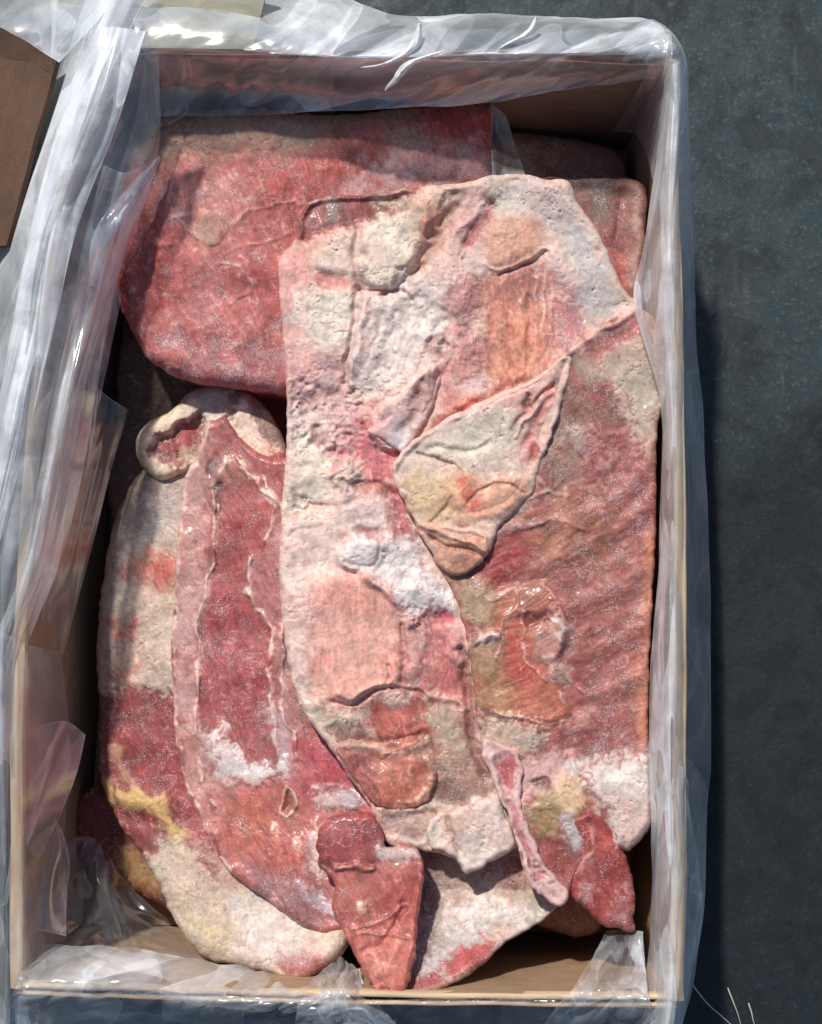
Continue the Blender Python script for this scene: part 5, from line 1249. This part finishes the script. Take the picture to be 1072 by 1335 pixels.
# two sharp diagonal creases catching the sun
for pts in (((548, 30), (540, 60), (505, 82), (470, 88)), ((580, 66), (535, 82), (515, 105), (502, 118)), ((700, 22), (690, 42), (660, 58), (646, 68))):
    rows = []
    for i, (x, y) in enumerate(pts):
        wd = (3, 7, 4.5, .6)[i]*(1. if pts[0][0] < 600 else .7); z = .1825-.003*i
        rows.append([(x-wd, y-wd*.3, z-.002, 1.2), (x, y, z+.0012, 1.3), (x+wd, y+wd*.3, z-.002, 1.2)])
    sheet("film_crease", rows, FILM_MILKY, 14, 40, .9, 2, 3, int(pts[0][0]), .5, .2)
# top right corner hood
sheet("corner_film", [
    [(800, 60, .178, .7), (850, 24, .165, .8), (893, 66, .165, .9), (897, 140, .15, .9)],
    [(830, 74, .174, .5), (868, 55, .18, .9), (886, 80, .182, 1.), (893, 170, .165, 1.)],
    [(842, 96, .162, .2), (862, 92, .170, .4), (872, 120, .172, .7), (878, 190, .172, .9)],
    [(800, 170, .09, .10), (826, 175, .09, .12), (842, 200, .10, .3), (852, 240, .13, .6)]], FILM_MID, 120, 120, 1.6, 3., 3., 83, .5, .3)
# hanging veil at the right of the dark slab end
sheet("film_fold", [
    [(640, 134, .112, .6), (650, 142, .110, .6), (660, 150, .106, .6)],
    [(641, 180, .108, .5), (656, 190, .104, .4), (674, 195, .10, .6)],
    [(642, 230, .125, .7), (660, 231, .12, .6), (686, 230, .115, .9)]], FILM_MID, 30, 40, 1.2, 2, 2, 89, .4, .5, hz=.8)
# right wall, rows run down, columns from inside over the rim to outside
sheet("side_film", [
    [(868, 92, .165, .6), (876, 84, .174, .9), (884, 80, .176, 1.), (891, 72, .165, .9), (894, 80, .13, .5)],
    [(856, 200, .14, .8), (866, 190, .17, 1.3), (878, 190, .178, 1.8), (890, 190, .165, .7), (900, 200, .10, .35)],
    [(838, 330, .13, .7), (852, 320, .160, .9), (872, 320, .180, 1.8), (888, 320, .165, .5), (906, 330, .09, .3)],
    [(826, 395, .154, 1.0), (846, 400, .166, .9), (870, 410, .178, 1.0), (890, 420, .165, .4), (908, 430, .08, .3)],
    [(858, 520, .154, .3), (866, 520, .166, .4), (878, 520, .176, .6), (892, 520, .16, .35), (915, 520, .07, .3)],
    [(860, 620, .150, .3), (866, 620, .164, .5), (878, 620, .176, .8), (892, 620, .16, .35), (920, 620, .07, .3)],
    [(858, 730, .150, .5), (866, 730, .166, 1.0), (876, 730, .176, .9), (892, 730, .16, .35), (924, 730, .07, .3)],
    [(850, 850, .146, .5), (862, 850, .166, .8), (876, 850, .176, .7), (892, 850, .16, .35), (926, 850, .07, .3)],
    [(846, 970, .148, 1.0), (862, 970, .168, 1.1), (876, 970, .178, .9), (892, 970, .16, .4), (926, 980, .07, .3)],
    [(848, 1060, .150, .9), (862, 1060, .168, 1.), (876, 1060, .176, .8), (894, 1060, .16, .4), (922, 1060, .07, .35)],
    [(848, 1180, .13, .4), (862, 1180, .166, .7), (878, 1180, .176, .6), (896, 1180, .16, .5), (917, 1190, .07, .5)],
    [(838, 1300, .14, .5), (860, 1300, .166, .7), (878, 1300, .176, .7), (890, 1300, .16, .5), (902, 1290, .07, .6)],
    [(828, 1380, .14, .5), (850, 1380, .166, .7), (864, 1380, .17, .7), (874, 1380, .15, .5), (880, 1380, .07, .5)]],
    FILM_MID, 170, 700, 1.6, 3., 8., 97, .5, 2.2, hz=1.6)
sheet("film_fold", [
    [(884, 1000, .165, .5), (889, 1000, .168, .5), (894, 1010, .16, .5)],
    [(882, 1080, .165, .4), (894, 1080, .166, .35), (906, 1090, .14, .6)],
    [(876, 1160, .165, .5), (895, 1160, .16, .3), (917, 1170, .12, .9)],
    [(878, 1240, .165, .6), (892, 1240, .155, .4), (906, 1250, .11, .9)],
    [(866, 1345, .165, .6), (876, 1345, .15, .5), (886, 1345, .10, .8)]], FILM_MID, 50, 140, 2.4, 3, 5, 101, .4, .8)
# near wall, left half
sheet("end_film", [
    [(36, 1236, .13, .3), (110, 1232, .125, .4), (190, 1236, .12, .6), (270, 1248, .12, .5), (340, 1262, .12, .5), (400, 1280, .125, .6), (440, 1292, .13, .5)],
    [(30, 1258, .15, .5), (110, 1252, .155, 1.), (190, 1258, .155, 1.3), (270, 1272, .15, .7), (340, 1282, .15, .5), (400, 1292, .155, .5), (450, 1300, .155, .4)],
    [(24, 1282, .172, .5), (110, 1280, .176, .6), (190, 1284, .178, .7), (270, 1294, .174, .5), (340, 1300, .174, .35), (400, 1306, .174, .3), (470, 1310, .172, .4)],
    [(10, 1310, .165, .4), (110, 1310, .168, .4), (190, 1315, .168, .5), (270, 1322, .165, .35), (340, 1326, .166, .3), (400, 1328, .166, .3), (480, 1330, .166, .3)],
    [(0, 1350, .11, .5), (110, 1350, .11, .5), (190, 1355, .11, .5), (270, 1360, .11, .4), (340, 1362, .11, .4), (400, 1362, .11, .4), (490, 1362, .11, .4)]],
    FILM_MILKY, 420, 160, 4., 6., 2.2, 103, .5, .6, skew=.3, hz=.95)
sheet("film_fold", [
    [(392, 1282, .13, .4), (420, 1262, .135, .3), (448, 1248, .13, .4), (470, 1262, .13, .6)],
    [(388, 1306, .165, .4), (425, 1300, .17, .6), (455, 1296, .17, .5), (484, 1292, .15, .7)],
    [(384, 1345, .15, .5), (425, 1345, .16, .4), (465, 1345, .16, .5), (520, 1340, .15, .6)]], FILM_MILKY, 120, 100, 4., 4., 3., 107, .6, .7)
# near wall right: pulled tight triangle
sheet("end_film", [
    [(790, 1212, .12, .5), (806, 1212, .125, .35), (826, 1212, .13, .5), (838, 1214, .135, .9)],
    [(765, 1262, .15, .6), (790, 1262, .15, .4), (820, 1262, .15, .5), (842, 1262, .15, 1.)],
    [(738, 1300, .172, .8), (775, 1302, .174, .6), (812, 1304, .175, .6), (848, 1306, .175, .7)],
    [(700, 1350, .14, .6), (750, 1350, .14, .5), (800, 1350, .14, .5), (870, 1350, .14, .6)]], FILM_MID, 90, 100, 2.4, 4., 4., 109, .4, .6, hz=1.4)
sheet("end_film", [
    [(480, 1306, .174, .3), (560, 1302, .172, .12), (650, 1300, .172, .12), (750, 1302, .174, .3)],
    [(480, 1318, .17, .3), (560, 1314, .172, .25), (650, 1312, .172, .25), (750, 1314, .174, .3)],
    [(480, 1360, .12, .4), (560, 1356, .12, .4), (650, 1354, .12, .4), (750, 1352, .12, .4)]], FILM_MID, 160, 40, 2., 6., 2., 113, .4, .3)
# lower left corner, loose folds inside the box
sheet("film_fold", [
    [(24, 960, .145, .3), (80, 940, .12, .4), (112, 958, .10, .7)],
    [(20, 1000, .15, .25), (62, 1010, .13, .3), (100, 1010, .10, .5)],
    [(16, 1070, .15, .25), (48, 1060, .14, .3), (80, 1062, .11, .6)],
    [(12, 1130, .155, .3), (30, 1120, .15, .35), (52, 1120, .12, .6)],
    [(4, 1180, .162, .3), (12, 1176, .16, .35), (24, 1170, .14, .6)]], FILM_MID, 60, 160, .8, 1.5, 2., 127, .3, 2.2, hz=1.5)
sheet("film_fold", [
    [(66, 1062, .10, .5), (72, 1066, .10, .4), (78, 1076, .10, .6)],
    [(58, 1100, .11, .5), (76, 1100, .11, .25), (91, 1118, .10, .7)],
    [(48, 1150, .12, .5), (66, 1150, .12, .25), (88, 1160, .10, .7)],
    [(36, 1210, .135, .5), (60, 1214, .13, .3), (86, 1220, .12, .7)]], FILM_MID, 60, 120, .9, 1.5, 1.5, 131, .3, 2.2, hz=1.4)
sheet("inner_film", [
    [(60, 1110, .08, .3), (110, 1090, .07, .2), (140, 1110, .065, .3), (170, 1150, .06, .3), (200, 1180, .06, .3)],
    [(56, 1160, .09, .3), (105, 1150, .08, .2), (142, 1150, .08, .5), (170, 1180, .07, .2), (225, 1205, .065, .3)],
    [(50, 1210, .11, .3), (105, 1205, .10, .2), (155, 1205, .10, .5), (190, 1215, .09, .2), (250, 1230, .08, .4)],
    [(40, 1250, .13, .5), (105, 1245, .125, .4), (160, 1245, .12, .4), (210, 1248, .115, .3), (280, 1256, .11, .4)]], FILM, 120, 90, 4., 4., 3., 137, .4, .6, hz=.7)

# ------------------------------------------------------------------ small things
def tube(name, P, r0, r1, mat, n=6, parent=None):
    V = []; Q = []
    P = [np.array(p) for p in P]
    for i, p in enumerate(P):
        t = P[min(i+1, len(P)-1)]-P[max(i-1, 0)]; t = t/(np.linalg.norm(t)+1e-9)
        a = np.cross(t, (0.1, .2, 1.)); a /= np.linalg.norm(a); b = np.cross(t, a)
        r = r0+(r1-r0)*i/(len(P)-1)
        for k in range(n):
            q = 2*math.pi*k/n; V.append(p+a*r*math.cos(q)+b*r*math.sin(q))
    for i in range(len(P)-1):
        for k in range(n): Q.append((i*n+k, i*n+(k+1) % n, (i+1)*n+(k+1) % n, (i+1)*n+k))
    return link(name, mesh_np(name, V, Q), parent, mat)
STRAW = plain("dry_straw", (.45, .44, .38), .6)
for pts, lab in (([(903, 1284), (922, 1308), (940, 1324), (956, 1338)], "longest pale dry straw on the dark floor, running out from under the bag's corner"),
                 ([(949, 1288), (956, 1306), (962, 1322), (967, 1340)], "short steep pale straw on the dark floor, middle one of three"),
                 ([(976, 1308), (980, 1320), (982, 1330), (986, 1342)], "shortest pale straw on the dark floor, farthest from the box")):
    cp = catmull(pts, False, 4)
    zz = .006+.004*np.sin(np.linspace(0, 3, len(cp)))
    tag(tube("straw", [unproj(p[0], p[1], z) for p, z in zip(cp, zz)], .0006, .0003, STRAW), lab, "straw", "dry straws on the floor")
# dark pen scribble on the pale right rim
INK = plain("black_ink", (.02, .018, .02), .6)
mk = catmull([(884, 507), (880, 512), (886, 518), (888, 524), (882, 524), (879, 530), (885, 534), (888, 529), (884, 522)], False, 1.5)
tube("ink_scribble", [unproj(p[0], p[1], .1606) for p in mk], .0007, .0006, INK, 6, box)
